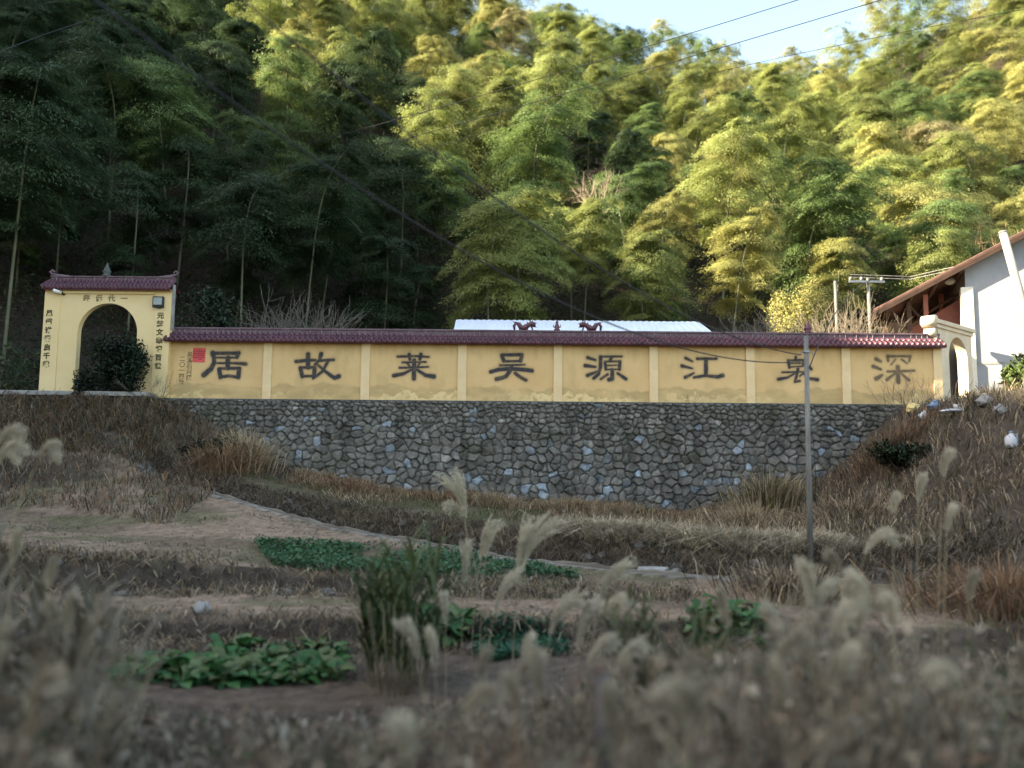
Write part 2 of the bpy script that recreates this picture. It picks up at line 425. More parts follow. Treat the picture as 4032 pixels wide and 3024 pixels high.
M_INK = ink_mat(); M_INK2 = ink_mat(.66)

class Conv:
    def __init__(s, ox, oy, sc, Y): s.ox, s.oy, s.sc, s.Y = ox, oy, sc, Y; s.k = sc * 1024 / 4032 * Y / F
    def __call__(s, x, y):
        p = at((s.ox + x * s.sc) * 1024 / 4032, (s.oy + y * s.sc) * 1024 / 4032, s.Y); return (p[0], p[2])
WY = 25.03                                      # front face of the panels
c2_, c3_, c4_, c5_ = Conv(640, 1250, .45208, WY), Conv(1600, 1220, .45208, WY), Conv(2500, 1250, .36166, WY), Conv(3200, 880, .44611, WY)
CH = [
 (c2_, [([(430, 312), (665, 312)], 30, 34), ([(437, 308), (440, 330)], 44, 40), ([(662, 310), (648, 345)], 38, 36), ([(455, 350), (650, 350)], 18, 18),
        ([(447, 312), (450, 395), (420, 450), (360, 500)], 36, 46), ([(470, 398), (640, 398), (725, 405)], 18, 32), ([(570, 352), (568, 440)], 44, 44),
        ([(493, 450), (505, 520)], 38, 38), ([(490, 445), (670, 442)], 24, 30), ([(668, 448), (660, 520)], 40, 40), ([(505, 518), (580, 508), (662, 522)], 28, 28)]),
 (c2_, [([(1165, 384), (1250, 374), (1330, 372)], 34, 26), ([(1268, 322), (1268, 435)], 42, 42), ([(1202, 440), (1218, 512)], 36, 36), ([(1200, 436), (1325, 434)], 24, 28),
        ([(1325, 438), (1320, 508)], 36, 36), ([(1215, 512), (1320, 510)], 24, 24), ([(1382, 318), (1368, 370), (1325, 412)], 38, 20), ([(1370, 376), (1490, 368)], 26, 26),
        ([(1440, 382), (1395, 470), (1312, 530)], 30, 24), ([(1345, 408), (1430, 480), (1500, 528), (1535, 512)], 22, 42)]),
 (c3_, [([(-75, 408), (60, 402), (195, 410)], 22, 20), ([(25, 390), (32, 430)], 34, 30), ([(127, 390), (118, 430)], 36, 30), ([(-35, 458), (170, 454)], 20, 18),
        ([(-58, 505), (190, 497)], 22, 18), ([(10, 466), (30, 492)], 20, 16), ([(120, 462), (100, 490)], 20, 16), ([(68, 440), (66, 598)], 40, 40),
        ([(55, 515), (-20, 555), (-108, 572)], 22, 36), ([(88, 518), (165, 570), (238, 580)], 24, 42)]),
 (c3_, [([(832, 393), (1005, 391)], 28, 32), ([(832, 396), (850, 446)], 34, 34), ([(1005, 394), (995, 446)], 36, 34), ([(850, 449), (995, 446)], 20, 22), ([(815, 484), (1030, 478)], 20, 18),
        ([(735, 540), (800, 520), (900, 512), (1040, 522), (1095, 530)], 34, 36), ([(915, 488), (905, 530), (865, 582), (785, 604)], 34, 36), ([(948, 552), (1000, 590), (1042, 612)], 30, 28)]),
 (c3_, [([(1580, 417), (1645, 437)], 32, 22), ([(1558, 485), (1648, 497)], 34, 22), ([(1578, 572), (1660, 538)], 34, 20), ([(1690, 408), (1875, 405)], 20, 20),
        ([(1692, 410), (1690, 500), (1672, 560), (1632, 596)], 34, 30), ([(1785, 412), (1775, 440)], 34, 28), ([(1730, 457), (1738, 518)], 28, 28), ([(1730, 450), (1860, 448)], 18, 22),
        ([(1860, 450), (1855, 518)], 30, 30), ([(1740, 485), (1855, 482)], 12, 12), ([(1738, 520), (1855, 518)], 16, 16), ([(1792, 522), (1795, 600), (1765, 608)], 34, 36),
        ([(1752, 562), (1695, 602)], 24, 24), ([(1840, 552), (1912, 602)], 24, 30)]),
 (c4_, [([(552, 442), (625, 478)], 36, 22), ([(512, 527), (625, 555)], 40, 20), ([(548, 653), (642, 605)], 40, 20), ([(680, 450), (885, 448)], 34, 30),
        ([(773, 455), (773, 620)], 46, 46), ([(645, 652), (770, 632), (900, 648), (955, 630)], 30, 44)]),
 (c4_, [([(1752, 430), (1745, 462)], 30, 26), ([(1668, 468), (1682, 545)], 34, 30), ([(1665, 468), (1835, 462)], 24, 24), ([(1690, 505), (1830, 498)], 12, 12),
        ([(1690, 538), (1830, 532)], 18, 18), ([(1832, 466), (1828, 530)], 24, 24), ([(1880, 528), (1918, 562)], 34, 34), ([(1605, 597), (1885, 590)], 22, 18),
        ([(1775, 560), (1758, 640), (1742, 700), (1795, 690)], 36, 24), ([(1735, 612), (1660, 655), (1560, 672)], 20, 36), ([(1835, 612), (1900, 665), (1985, 678)], 20, 42), ([(1835, 602), (1795, 640)], 20, 16)]),
 (c5_, [([(560, 1197), (600, 1217)], 36, 26), ([(535, 1262), (600, 1287)], 38, 26), ([(562, 1370), (612, 1338)], 42, 26), ([(662, 1170), (666, 1212)], 30, 24),
        ([(662, 1172), (860, 1172)], 22, 22), ([(860, 1174), (850, 1217)], 28, 20), ([(730, 1200), (692, 1245)], 18, 16), ([(785, 1200), (832, 1235)], 18, 16),
        ([(660, 1307), (895, 1300)], 24, 22), ([(750, 1265), (755, 1400)], 40, 40), ([(735, 1318), (655, 1378)], 20, 30), ([(775, 1318), (848, 1382)], 20, 30)])]

def text_mesh(name, lines, size, bold=0.012, vertical=False, spacing=1.0, char_x=None):
    """lines of writing -> one flat mesh in the local xz plane, built character by character when vertical"""
    verts, faces = [], []
    def one(ch, ox, oz, s):
        c = bpy.data.curves.new('t', 'FONT'); c.body = ch; c.size = s; c.offset = bold * s / .3; c.align_x = 'CENTER'; c.resolution_u = 3
        o = bpy.data.objects.new('t', c); COL.objects.link(o)
        dg = bpy.context.evaluated_depsgraph_get(); mm = bpy.data.meshes.new_from_object(o.evaluated_get(dg))
        n = len(verts)
        for v in mm.vertices: verts.append((ox + v.co.x, 0, oz + v.co.y))
        for p in mm.polygons: faces.append(tuple(n + i for i in p.vertices))
        bpy.data.objects.remove(o); bpy.data.curves.remove(c); bpy.data.meshes.remove(mm)
    for (txt, ox, oz) in lines:
        if vertical:
            for i, ch in enumerate(txt): one(ch, ox, oz - i * size * spacing, size)
        else:
            for i, ch in enumerate(txt): one(ch, ox + i * size * spacing, oz, size)
    me = bpy.data.meshes.new(name); me.from_pydata(verts, [], faces); me.update(); return me

# ------------------------------------------------------------------ boundary wall
WX0, WX1 = at(173, 380, 25)[0] - .14, at(943, 380, 25)[0]
z_eave, z_top = at(560, 343.5, 24.75)[2], at(560, 330, 25)[2]
wall = empty('boundary_wall', (0, 0, 0), 0, 'long ochre plaster wall with eight big painted characters under a maroon tiled coping', 'wall')
MB().box(WX0, WX1, WY, 25.30, base_z - .02, z_eave + .12).build('plaster_panel', M_YEL, wall)
px_p = [577, 789, 998, 1205, 1412, 1621, 1828]
xs = [at(p * 1024 / 2212, 375, 25)[0] for p in px_p]
for x in xs + [WX1 - .15]:
    MB().box(x - .135, x + .135, WY - .055, WY + .02, base_z - .03, z_eave + .05).build('pilaster', M_PIL, wall, bevel=.008)
cuts = [WX0] + xs + [WX1 - .15]
for a, b in zip(cuts[:-1], cuts[1:]):
    MB().box(a + (.14 if a != WX0 else .02), b - .14, WY - .03, WY + .01, z_eave - .05, z_eave + .03).build('cornice_strip', M_YEL, wall, bevel=.006)
for conv, st in CH:
    me = stroke_mesh(st, conv, WY - .004)
    pc_o = link('painted_character', me, M_INK2 if conv is c5_ else M_INK, wall)
    if conv is c5_: pc_o['label'] = 'faded big character at the right end'

def tile_slope(x0, x1, yf, zf_, yb, zb, pitch, name, m, parent, back=True):
    """two courses of interlocking glazed tiles between an eave line and a ridge line"""
    nxs = int((x1 - x0) / .014); us = np.linspace(x0, x1, nxs)
    prof = np.array([0, 0, .47, .47, .53, .53, 1.0, 1.0]); lift = np.array([-.05, .028, .0, -.001, .0, .028, 0.0, -.02])
    prof = np.array([0, .0, .25, .49, .5, .5, .75, 1.0]); lift = np.array([-.06, .03, .022, .008, .004, .058, .04, .02])
    V = []
    for j in range(len(prof)):
        row = int(prof[j] > .495 and j > 4)
        ph = (us / pitch + .5 * row * 0 + .17 * row)
        ridge = np.abs(((ph % 1) - .5)) * 2               # 0 at crown, 1 in the pan
        hgt = np.where(ridge < .40, .062 * np.sqrt(np.clip(1 - (ridge / .40) ** 2, 0, 1)), -.018 * np.sin((ridge - .40) / .60 * math.pi))
        t = prof[j]
        jit = .006 * (vnoise(np.floor(ph) * 1.37 + 9 * row, np.floor(ph) * 0 + row) - .5)
        yy = yf + (yb - yf) * t; zz = zf_ + (zb - zf_) * t
        k = 0 if j == 0 else 1
        V.append(np.stack([us, np.full(nxs, yy) - (hgt * k + lift[j]) * .55, zz + (hgt * k + lift[j]) * .8 + jit], 1))
    V = np.concatenate(V); n = len(prof)
    id_ = np.arange(n * nxs).reshape(n, nxs)
    Qs = np.stack([id_[:-1, :-1], id_[:-1, 1:], id_[1:, 1:], id_[1:, :-1]], -1).reshape(-1, 4)
    if back:                                               # plain back slope and underside give the roof its body
        nb = len(V); V = np.concatenate([V, np.array([[x0, yf + .02, zf_ - .05], [x1, yf + .02, zf_ - .05], [x1, 2 * yb - yf, zf_ - .02], [x0, 2 * yb - yf, zf_ - .02], [x0, yb, zb], [x1, yb, zb]])])
        Qs = np.concatenate([Qs, [[nb, nb + 3, nb + 2, nb + 1], [nb + 4, nb + 5, nb + 2, nb + 3]]])
    return link(name, np_mesh(name, V, Qs), m, parent, True)

def ridge_course(x0, x1, y, z0, z1, parent, joint=.172):
    r = MB(); h = z1 - z0
    r.box(x0, x1, y - .10, y + .10, z0, z0 + h * .42); r.box(x0, x1, y - .075, y + .075, z0 + h * .42 , z0 + h * .76); r.box(x0, x1, y - .105, y + .105, z0 + h * .76, z1)
    rd = r.build('ridge', M_RIDGE, parent, bevel=.012)
    j = MB(); x = x0 + joint
    while x < x1 - .05:
        if random.random() < .75: j.box(x - .006, x + .006, y - .108, y - .06, z0 + h * .04, z0 + h * .74)
        x += joint * (1 + random.choice([0, 0, 1]))
    j.build('mortar_joint', M_MORTAR, rd)
    return rd
zr0 = z_eave + .50 * (z_top - z_eave)
tile_slope(WX0 - .12, WX1 + .02, 24.72, z_eave + .02, 25.06, zr0 + .02, .165, 'tile_coping', M_TILE, wall)
ridge_course(WX0 - .1, WX1, 25.15, zr0 - .02, z_top, wall)
def dragon(cx, flip):
    m = MB(); s_ = -1 if flip else 1; z = z_top
    P = [(-.33, .02), (-.35, .14), (-.29, .24), (-.2, .20), (-.13, .10), (-.02, .08), (.09, .16), (.19, .22), (.27, .20), (.30, .12)]
    m.tube([(cx + s_ * a, 25.15, z + b) for a, b in P], [.03, .045, .05, .07, .085, .09, .08, .07, .09, .045], 8)
    for a, b, u, v in [(-.29, .24, -.40, .30), (-.13, .15, -.15, .26), (-.02, .13, -.03, .22), (.09, .2, .06, .30), (.19, .26, .13, .36), (.24, .24, .22, .36), (.28, .2, .38, .24), (.27, .14, .37, .10)]:
        m.tube([(cx + s_ * a, 25.15, z + b), (cx + s_ * u, 25.15, z + v)], [.03, .005], 6)
    for a in (-.2, .02, .2): m.tube([(cx + s_ * a, 25.15, z + .14), (cx + s_ * (a + .05), 25.1, z - .01)], [.035, .025], 6)
    for k in range(10):
        a = k / 10 * math.tau; m.tube([(cx + .1 * math.cos(a), 25.13, z + .07 + .07 * math.sin(a)), (cx + .1 * math.cos(a + .7), 25.13, z + .07 + .07 * math.sin(a + .7))], .018, 5)
    m.build('dragon_ornament', M_TILE, wall, True)
dragon(at(525, 330, 25.15)[0], False); dragon(at(590, 330, 25.15)[0], True)
URN = [(.10, 0), (.13, .03), (.09, .06), (.12, .12), (.13, .17), (.08, .22), (.10, .25), (.06, .29), (.03, .36), (.01, .44)]
MB().lathe(URN, (at(808, 330, 25.15)[0], 25.15, z_top - .01)).build('urn_finial', M_TILE, wall, True)
xf_ = at(557, 330, 25.15)[0]
fl = MB().lathe([(.09, 0), (.10, .05), (.06, .09), (.08, .16), (.045, .22), (.05, .27), (.01, .36)], (xf_, 25.15, z_top - .01))
for s_ in (-1, 1):
    fl.tube([(xf_, 25.15, z_top + .08), (xf_ + s_ * .12, 25.15, z_top + .13), (xf_ + s_ * .10, 25.15, z_top + .22)], [.03, .02, .005], 6)
fl.build('flame_finial', M_TILE, wall, True)

# small dated inscription and the red notice on the first panel
inkp = mat('faded_brown_lettering', (.16, .11, .055), (.22, .155, .08), rough=.9, scale=8)
p1 = at((640 + 660 * 360 / 2212) * 1024 / 4032, (1300 + 640 * 260 / 1598) * 1024 / 4032, WY)
cs = 142 * 360 / 2212 * 1024 / 4032 * WY / F
me = text_mesh('wall_inscription', [('吴溪石兴撰', 0, 0), ('二〇一四秋', -1.25 * cs, -.75 * cs)], cs, .006, True)
o = link('wall_inscription', me, inkp, wall); o.location = (p1[0], WY - .004, p1[2])
pa, pb = at(640 * 0 + (640 + 735 * .16275) * .25397, (1300 + 425 * .16275) * .25397, WY), at((640 + 1025 * .16275) * .25397, (1300 + 785 * .16275) * .25397, WY)
nb = empty('paper_notice', (pa[0], WY - .008, pb[2]), 0, 'small red paper notice pasted on the yellow wall beside the leftmost big character', 'notice')
W_, H_ = pb[0] - pa[0], pa[2] - pb[2]
MB().prism([(.012, 0, H_), (W_ + .015, .0, H_ - .01), (W_, 0, .02), (W_ - .03, 0, 0), (.03, 0, .01), (0, 0, .05)], (0, 0, 0), (0, .004, 0)).build('paper_sheet', M_POSTER, nb)
ls = [('通 告', W_ * .36, H_ * .87)]
body = ['各位村民请自觉爱护文物', '故居环境严禁乱丢垃圾', '严禁烟火注意安全文明', '参观保护古迹人人有责', '村委会']
for i, t_ in enumerate(body): ls.append((t_, W_ * (.08 if i < 4 else .55), H_ * (.74 - .14 * i)))
o = link('notice_lettering', text_mesh('notice_lettering', ls, W_ / 11.6, .01), mat('notice_ink', (.12, .02, .02), (.16, .03, .03)), nb); o.location = (0, -.003, 0)

# ------------------------------------------------------------------ rubble retaining wall
def rubble_wall():
    x0, x1, zt = WX0 - .3, WX1 - .2, base_z + .01
    zb_ = .9
    st = .027
    us, vs_ = np.arange(x0, x1, st), np.arange(zb_, zt, st)
    U, Vv = np.meshgrid(us, vs_)
    sx_, sz_ = .27, .20
    pts = []
    j = 0; z = zb_ - .3
    while z < zt + .3:
        hh = sz_ * random.uniform(.7, 1.25) * (.72 if z > zt - .75 else 1.08)
        x = x0 - .5 + random.random() * .3
        while x < x1 + .5:
            wd = sx_ * random.uniform(.42, 1.6) * (.8 if z > zt - .75 else 1.08)
            pts.append((x + wd / 2, z + hh / 2 + random.uniform(-.10, .10) * hh * 3.4)); x += wd
        z += hh
    P = np.array(pts); n = len(P)
    cell = np.zeros(U.shape, int); d1 = np.full(U.shape, 9.); d2 = np.full(U.shape, 9.)
    wu = U + .10 * fbm(U * 4, Vv * 4, 5); wv = (Vv + .10 * fbm(U * 4 + 30, Vv * 4, 5)) * 1.2
    Pz = P[:, 1] * 1.2; pn = rng.uniform(2, 6, n); rot = rng.normal(0, .38, n) + rng.choice([0, 0, .7], n); asp = rng.uniform(.6, 1.7, n)
    for i in range(n):
        a, b = max(0, int((P[i, 0] - .8 - x0) / st)), max(0, int((P[i, 0] + .8 - x0) / st))
        c, e = max(0, int((P[i, 1] - .7 - zb_) / st)), max(0, int((P[i, 1] + .7 - zb_) / st))
        if a >= b or c >= e: continue
        sl = (slice(c, e), slice(a, b))
        du, dv = wu[sl] - P[i, 0], wv[sl] - Pz[i]
        ca, sa = math.cos(rot[i]), math.sin(rot[i])
        dd = (np.abs((du * ca + dv * sa) * asp[i] ** .5) ** pn[i] + np.abs((-du * sa + dv * ca) / asp[i] ** .5) ** pn[i]) ** (1 / pn[i])
        less = dd < d1[sl]
        d2[sl] = np.where(less, d1[sl], np.minimum(d2[sl], dd)); d1[sl] = np.where(less, dd, d1[sl]); cell[sl] = np.where(less, i, cell[sl])
    e = (d2 - d1)
    hsh = rng.random(n); tx, tz = rng.normal(0, .32, n), rng.normal(-.05, .32, n)
    body_ = sstep(.003, .034, e)
    h = .10 * sstep(.004, .055, e) * (.55 + .7 * hsh[cell]) + body_ * (tx[cell] * (U - P[cell, 0]) + tz[cell] * (Vv - P[cell, 1])) * .6 + body_ * .05 * fbm(U * 8, Vv * 8)
    yy = 24.98 - (zt - Vv) * .09 - h
    yy = np.where(Vv > zt - .035, 24.98 - .05, yy)
    V = np.stack([U.ravel(), yy.ravel(), Vv.ravel()], 1)
    hue = rng.random(n); val = rng.uniform(.105, .17, n)
    val = np.where(hue > .9, val * 1.5, val)
    C = np.stack([val * 1.06, val * 1.0, val * .88], 1)
    bl = hue > .86
    low = np.clip((zt - P[:, 1]) / 3, .1, 1)
    bl &= rng.random(n) < low
    C[bl] = np.stack([val[bl] * 1.0, val[bl] * 1.12, val[bl] * 1.24], 1)[:]
    C[bl] *= 1.18
    cc = C[cell.ravel()] * (.55 + .95 * (fbm(U * 6, Vv * 6, 5).ravel() + .5))[:, None]
    streak = sstep(.52, .68, (fbm(U * 3.5, Vv * .5 + 3) + .5).ravel()); cc *= (1 - .35 * streak)[:, None]
    bm = body_.ravel()[:, None]; cc = cc * bm + np.array([.066, .062, .056]) * (1 - bm)
    moss_ = sstep(.56, .68, (fbm(U * .9 + 60, Vv * 1.3) + .5).ravel()) * .45; cc = cc * (1 - moss_[:, None]) + np.array([.055, .058, .035]) * moss_[:, None]
    smear = sstep(.60, .66, (fbm(U * 2.3 + 20, Vv * 3.1) + .5).ravel()) * .5; cc = cc * (1 - smear[:, None]) + np.array([.13, .12, .105]) * smear[:, None]
    top = (Vv > zt - .05).ravel(); cc[top] = [.10, .10, .105]
    ny_, nx_ = U.shape; id_ = np.arange(ny_ * nx_).reshape(ny_, nx_)
    Qs = np.stack([id_[:-1, :-1], id_[:-1, 1:], id_[1:, 1:], id_[1:, :-1]], -1).reshape(-1, 4)
    nb_ = len(V)
    extra = np.array([[x0, 25.4, zt], [x1, 25.4, zt], [x0, 24.98 - .05, zt], [x1, 24.98 - .05, zt], [x0, 25.4, zb_], [x1, 25.4, zb_], [x0, 24.5, zb_], [x1, 24.5, zb_]])
    V = np.concatenate([V, extra]); cc = np.concatenate([cc, np.full((8, 3), .1)])
    Qs = np.concatenate([Qs, [[nb_ + 2, nb_ + 3, nb_ + 1, nb_], [nb_, nb_ + 1, nb_ + 5, nb_ + 4], [nb_ + 1, nb_ + 3, nb_ + 7, nb_ + 5], [nb_, nb_ + 4, nb_ + 6, nb_ + 2]]])
    m = leaf_mat('rubble_stone', True, False, 0.0, rough=.9, var=.25, vscale=9)
    t = m.node_tree; nn = t.nodes.new('ShaderNodeTexNoise'); nn.inputs['Scale'].default_value = 22; nn.inputs['Detail'].default_value = 6
    g = t.nodes.new('ShaderNodeNewGeometry'); t.links.new(g.outputs['Position'], nn.inputs['Vector'])
    b = t.nodes.new('ShaderNodeBump'); b.inputs['Strength'].default_value = .5; b.inputs['Distance'].default_value = .03
    t.links.new(nn.outputs[0], b.inputs['Height']); t.links.new(b.outputs[0], t.nodes['Principled BSDF'].inputs['Normal'])
    o = link('retaining_wall', np_mesh('retaining_wall', V, Qs, cc), m)
    tag(o, 'tall grey rubble stone retaining wall carrying the long yellow wall', 'retaining wall')
rubble_wall()

# ------------------------------------------------------------------ arched gate
GX0, GX1 = at(40, 385, 24.9)[0], at(172, 385, 24.9)[0] - .13
GY0, GY1 = 24.86, 25.08
GZ0, GZ1 = at(105, 394, 24.9)[2], at(105, 291.5, 24.9)[2]
gate = empty('arched_gate', (0, 0, 0), 0, 'pale yellow gateway with a round arch and maroon tiled roof left of the long wall', 'gate')
ax0, ax1 = at(74.5, 390, 24.9)[0], at(134.5, 390, 24.9)[0]
acx, ar = (ax0 + ax1) / 2, (ax1 - ax0) / 2
azs = at(105, 303.5, 24.9)[2] - ar
def arch_body(m, x0, x1, y0, y1, z0, z1, cx, r, zs, n=28):
    prof = [(cx - r, z0)] + [(cx - r * math.cos(math.pi * i / n), zs + r * math.sin(math.pi * i / n)) for i in range(n + 1)] + [(cx + r, z0)]
    out = []
    for (a, b) in prof:
        if b <= zs + 1e-6: out.append((x0 if a < cx else x1, b))
        else:
            out.append((x0 + (x1 - x0) * (a - (cx - r)) / (2 * r), z1))
    # corner handling: put exact corners in
    k = len(prof)
    for y in (y0, y1):
        vs_ = [(a, y, b) for a, b in prof] + [(a, y, b) for a, b in out]
        fs = [(i, i + 1, k + i + 1, k + i) for i in range(k - 1)]
        m.add(vs_, fs)
        # triangles to the square corners
        m.add([(x0, y, zs), (out[2][0], y, z1), (x0, y, z1)], [(0, 1, 2)])
        m.add([(x1, y, zs), (out[-3][0], y, z1), (x1, y, z1)], [(0, 1, 2)])
    for L_ in ([(a, b) for a, b in prof],):
        vs_ = [(a, y0, b) for a, b in L_] + [(a, y1, b) for a, b in L_]
        m.add(vs_, [(i, i + 1, len(L_) + i + 1, len(L_) + i) for i in range(len(L_) - 1)])
    m.add([(x0, y0, z0), (x0, y1, z0), (x0, y1, z1), (x0, y0, z1)], [(0, 1, 2, 3)])
    m.add([(x1, y0, z0), (x1, y1, z0), (x1, y1, z1), (x1, y0, z1)], [(0, 1, 2, 3)])
    m.add([(x0, y0, z1), (x1, y0, z1), (x1, y1, z1), (x0, y1, z1)], [(0, 1, 2, 3)])
    return m
arch_body(MB(), GX0, GX1, GY0, GY1, GZ0 - .1, GZ1 + .05, acx, ar, azs).build('gate_body', M_GATE, gate)
for a, b in ((GX0, GX0 + .50), (GX1 - .50, GX1)):
    MB().box(a + .003, b, GY0 - .03, GY0 + .01, GZ0 - .05, GZ1 - .06).build('gate_pier', M_GATE, gate, bevel=.006)
m = MB().box(GX0 + .54, GX1 - .54, GY0 - .06, GY0 + .01, GZ1 - .09, GZ1 - .01).box(GX0 + .02, GX1 - .02, GY0 - .10, GY0 + .01, GZ1, GZ1 + .06)
m.build('gate_cornice', M_GATE, gate, bevel=.008)
MB().box(GX1 + .003, GX1 + .03, GY0 + .02, GY1 - .02, z_top - .1, GZ1 + .25).build('gate_side_render', M_GREYC, gate)
gzt = at(105, 280, 25.3)[2]
tile_slope(GX0 - .02, GX1 + .03, GY0 - .22, GZ1 + .06, GY0 + .20, gzt - .10, .12, 'gate_roof', M_TILE, gate)
rd = ridge_course(GX0 + .04, GX1 - .02, GY0 + .24, gzt - .13, gzt + .06, gate, .2)
for sx_, xe in ((-1, GX0 + .09), (1, GX1 - .06)):
    MB().tube([(xe - sx_ * .5, GY0 + .24, gzt + .06), (xe - sx_ * .15, GY0 + .24, gzt + .09), (xe + sx_ * .06, GY0 + .24, gzt + .13), (xe + sx_ * .12, GY0 + .24, gzt + .20), (xe + sx_ * .05, GY0 + .24, gzt + .25), (xe - sx_ * .02, GY0 + .24, gzt + .21), (xe + sx_ * .01, GY0 + .24, gzt + .17)],
              [.03, .04, .045, .04, .035, .03, .02], 8).build('ridge_scroll', M_RIDGE, gate, True)
MB().lathe([(.13, 0), (.15, .05), (.09, .08), (.12, .14), (.13, .19), (.08, .25), (.09, .28), (.04, .34), (.01, .46)], (at(110, 276, 25.3)[0], GY0 + .24, gzt + .05)).build('gate_finial', mat('green_grey_glaze', (.06, .07, .065), (.11, .115, .11), rough=.5), gate, True)
# couplet, lintel words
lk = mat('dark_olive_lettering', (.075, .065, .03), (.12, .10, .05), rough=.9, scale=6)
k_ = 560 / 2111 * 1024 / 4032
pR, pL, pT = at((140 + 1860 * .26528) * .25397, (1120 + 500 * .26528) * .25397, GY0), at((140 + 212 * .26528) * .25397, (1120 + 465 * .26528) * .25397, GY0), at((140 + 755 * .26528) * .25397, (1120 + 240 * .26528) * .25397, GY0)
u_ = 1 * .26528 * .25397 * GY0 / F
o = link('couplet_lettering', text_mesh('couplet_lettering', [('元懿文章檔百世', 0, 0)], 100 * u_, .016, True, 1.27), lk, gate); o.location = (pR[0], GY0 - .034, pR[2])
o = link('couplet_lettering', text_mesh('couplet_lettering', [('凤儒讲業启千載', 0, 0)], 100 * u_, .016, True, 1.29), lk, gate); o.location = (pL[0], GY0 - .034, pL[2])
o = link('lintel_lettering', text_mesh('lintel_lettering', [('宗儒代一', 0, 0)], 105 * u_, .012, False, 1.8), mat('faded_olive_lettering', (.2, .16, .07), (.28, .23, .11), rough=.9, scale=6), gate); o.location = (pT[0], GY0 - .004, pT[2])
pf = at(159.5, 303, GY0)
fl_ = empty('flood_lamp', (pf[0], GY0 - .03, pf[2]), 0, 'dark square flood lamp fixed high on the right pier of the gate', 'lamp')
MB().box(-.17, .17, -.10, -.02, -.16, .19).build('lamp_housing', M_BLACK, fl_, bevel=.012)
MB().box(-.135, .135, -.112, -.09, -.08, .15).build('lamp_lens', M_GLASS, fl_)
MB().box(-.05, .05, -.03, .0, -.2, .05).build('lamp_bracket', M_METAL, fl_)
pc = at(61, 293, GY0)
cam_ = empty('security_camera', (pc[0], GY0 - .02, pc[2]), 0, 'small white security camera under the gate eave at its left end', 'camera')
MB().tube([(-.12, -.22, .03), (.06, -.06, 0)], [.055, .06], 10).build('camera_body', M_WHITE, cam_, True)
MB().tube([(.06, -.06, 0), (.12, .02, -.05)], [.03, .04], 8).build('camera_bracket', M_BLACK, cam_, True)
# pale concrete apron before the gate and lane to the left
ap = MB()
ap.prism([(GX1 - .3, 24.1, GZ0 - .12), (GX0 - 1.2, 23.9, GZ0 - .12), tuple(at(-25, 405, 23.2) - np.array([0, 0, .13])), tuple(at(-25, 399.5, 24.4) - np.array([0, 0, .13])), (GX0 - 1, 25.9, GZ0 - .11), (GX1 - .3, 25.9, GZ0 - .11)], (0, 0, 0), (0, 0, .13))
ap.build('gate_apron_pavement', M_GREYC, None, bevel=.01)['kind'] = 'structure'

pxs = np.arange(-10.6, 6.2, .2); pth = MB(); prof_ = [(-.11, -.1), (-.10, .05), (.10, .05), (.11, -.1)]
vs_ = [(x, path_y(x) + a + .05 * math.sin(x * 1.7), float(path_z(x)) + b + .012 * math.sin(x * 5) - .06 * max(0, math.sin(x * 1.9 + 1)) ** 3 + .02 * math.sin(x * 13)) for x in pxs for a, b in prof_]
pth.add(vs_, [(i * 4 + k, (i + 1) * 4 + k, (i + 1) * 4 + k + 1, i * 4 + k + 1) for i in range(len(pxs) - 1) for k in range(3)])
pth.build('path', mat('path_concrete', (.13, .11, .085), (.22, .195, .155), rough=.95, scale=1.3, bump=.4), None)['kind'] = 'structure'

# ------------------------------------------------------------------ building roof behind the wall
ra, rb_, rz = at(456, 320.5, 33)[0], at(699, 320.5, 33)[0], at(560, 320, 33)[2]
shed = empty('blue_roofed_building', (0, 0, 0), 0, 'low building behind the wall showing only its pale shiny blue roof', 'building')
me_x = np.arange(ra, rb_, .02); V = []
for (y, z) in ((33.6, rz), (33.0, rz - .02), (31.4, rz - .85)):
    V.append(np.stack([me_x, np.full_like(me_x, y), z + .010 * np.clip(np.sin(me_x * math.tau / .25) * 2, -1, 1)], 1))
n_ = len(me_x); id_ = np.arange(3 * n_).reshape(3, n_)
Qs = np.stack([id_[:-1, :-1], id_[:-1, 1:], id_[1:, 1:], id_[1:, :-1]], -1).reshape(-1, 4)
link('roof', np_mesh('roof', np.concatenate(V) + np.concatenate([np.stack([np.clip((me_x - rb_ + 1.2) / 1.2, 0, 1) * q, me_x * 0, me_x * 0], 1) for q in (-.7, 0, .3)]), Qs), M_ROOFM, shed)
MB().box(ra + .4, rb_ - .4, 31.9, 36, 5.0, rz - .75).build('wall', M_WHITE, shed)

# ------------------------------------------------------------------ small white gate at the right end
sg = empty('white_gateway', (at(939, 393, 25)[0], 25.0, 4.9), rad(40), 'small cream gateway with a dark arched doorway at the right end of the yellow wall', 'gate')
M_CREAM = mat('cream_limewash', (.54, .46, .34), (.66, .57, .43), rough=.9, scale=1.5, bump=.2)
MBo = MB(); arch_body(MBo, 0, 2.75, 0, .32, -.1, 2.62, 1.62, .74, 1.62)
MBo.build('gateway_body', M_CREAM, sg)
MB().box(-.12, 2.88, -.12, .44, 2.62, 2.76).box(-.05, 2.80, -.06, .38, 2.50, 2.617).build('gateway_cap', M_CREAM, sg, bevel=.02)
cp = MB()
cp.tube([(-.10, -.05, 2.70), (-.10, .36, 2.70)], [.19, .19], 14); cp.tube([(-.02, 0, 2.36), (-.02, .32, 2.36)], [.15, .15], 12)
cp.build('scroll_bracket', M_CREAM, sg, True)
MB().box(2.45, 3.7, .75, .80, -.1, 2.45).build('dark_passage_panel', M_BLACK, sg)  # black panel added so the passage behind the arch reads as shade

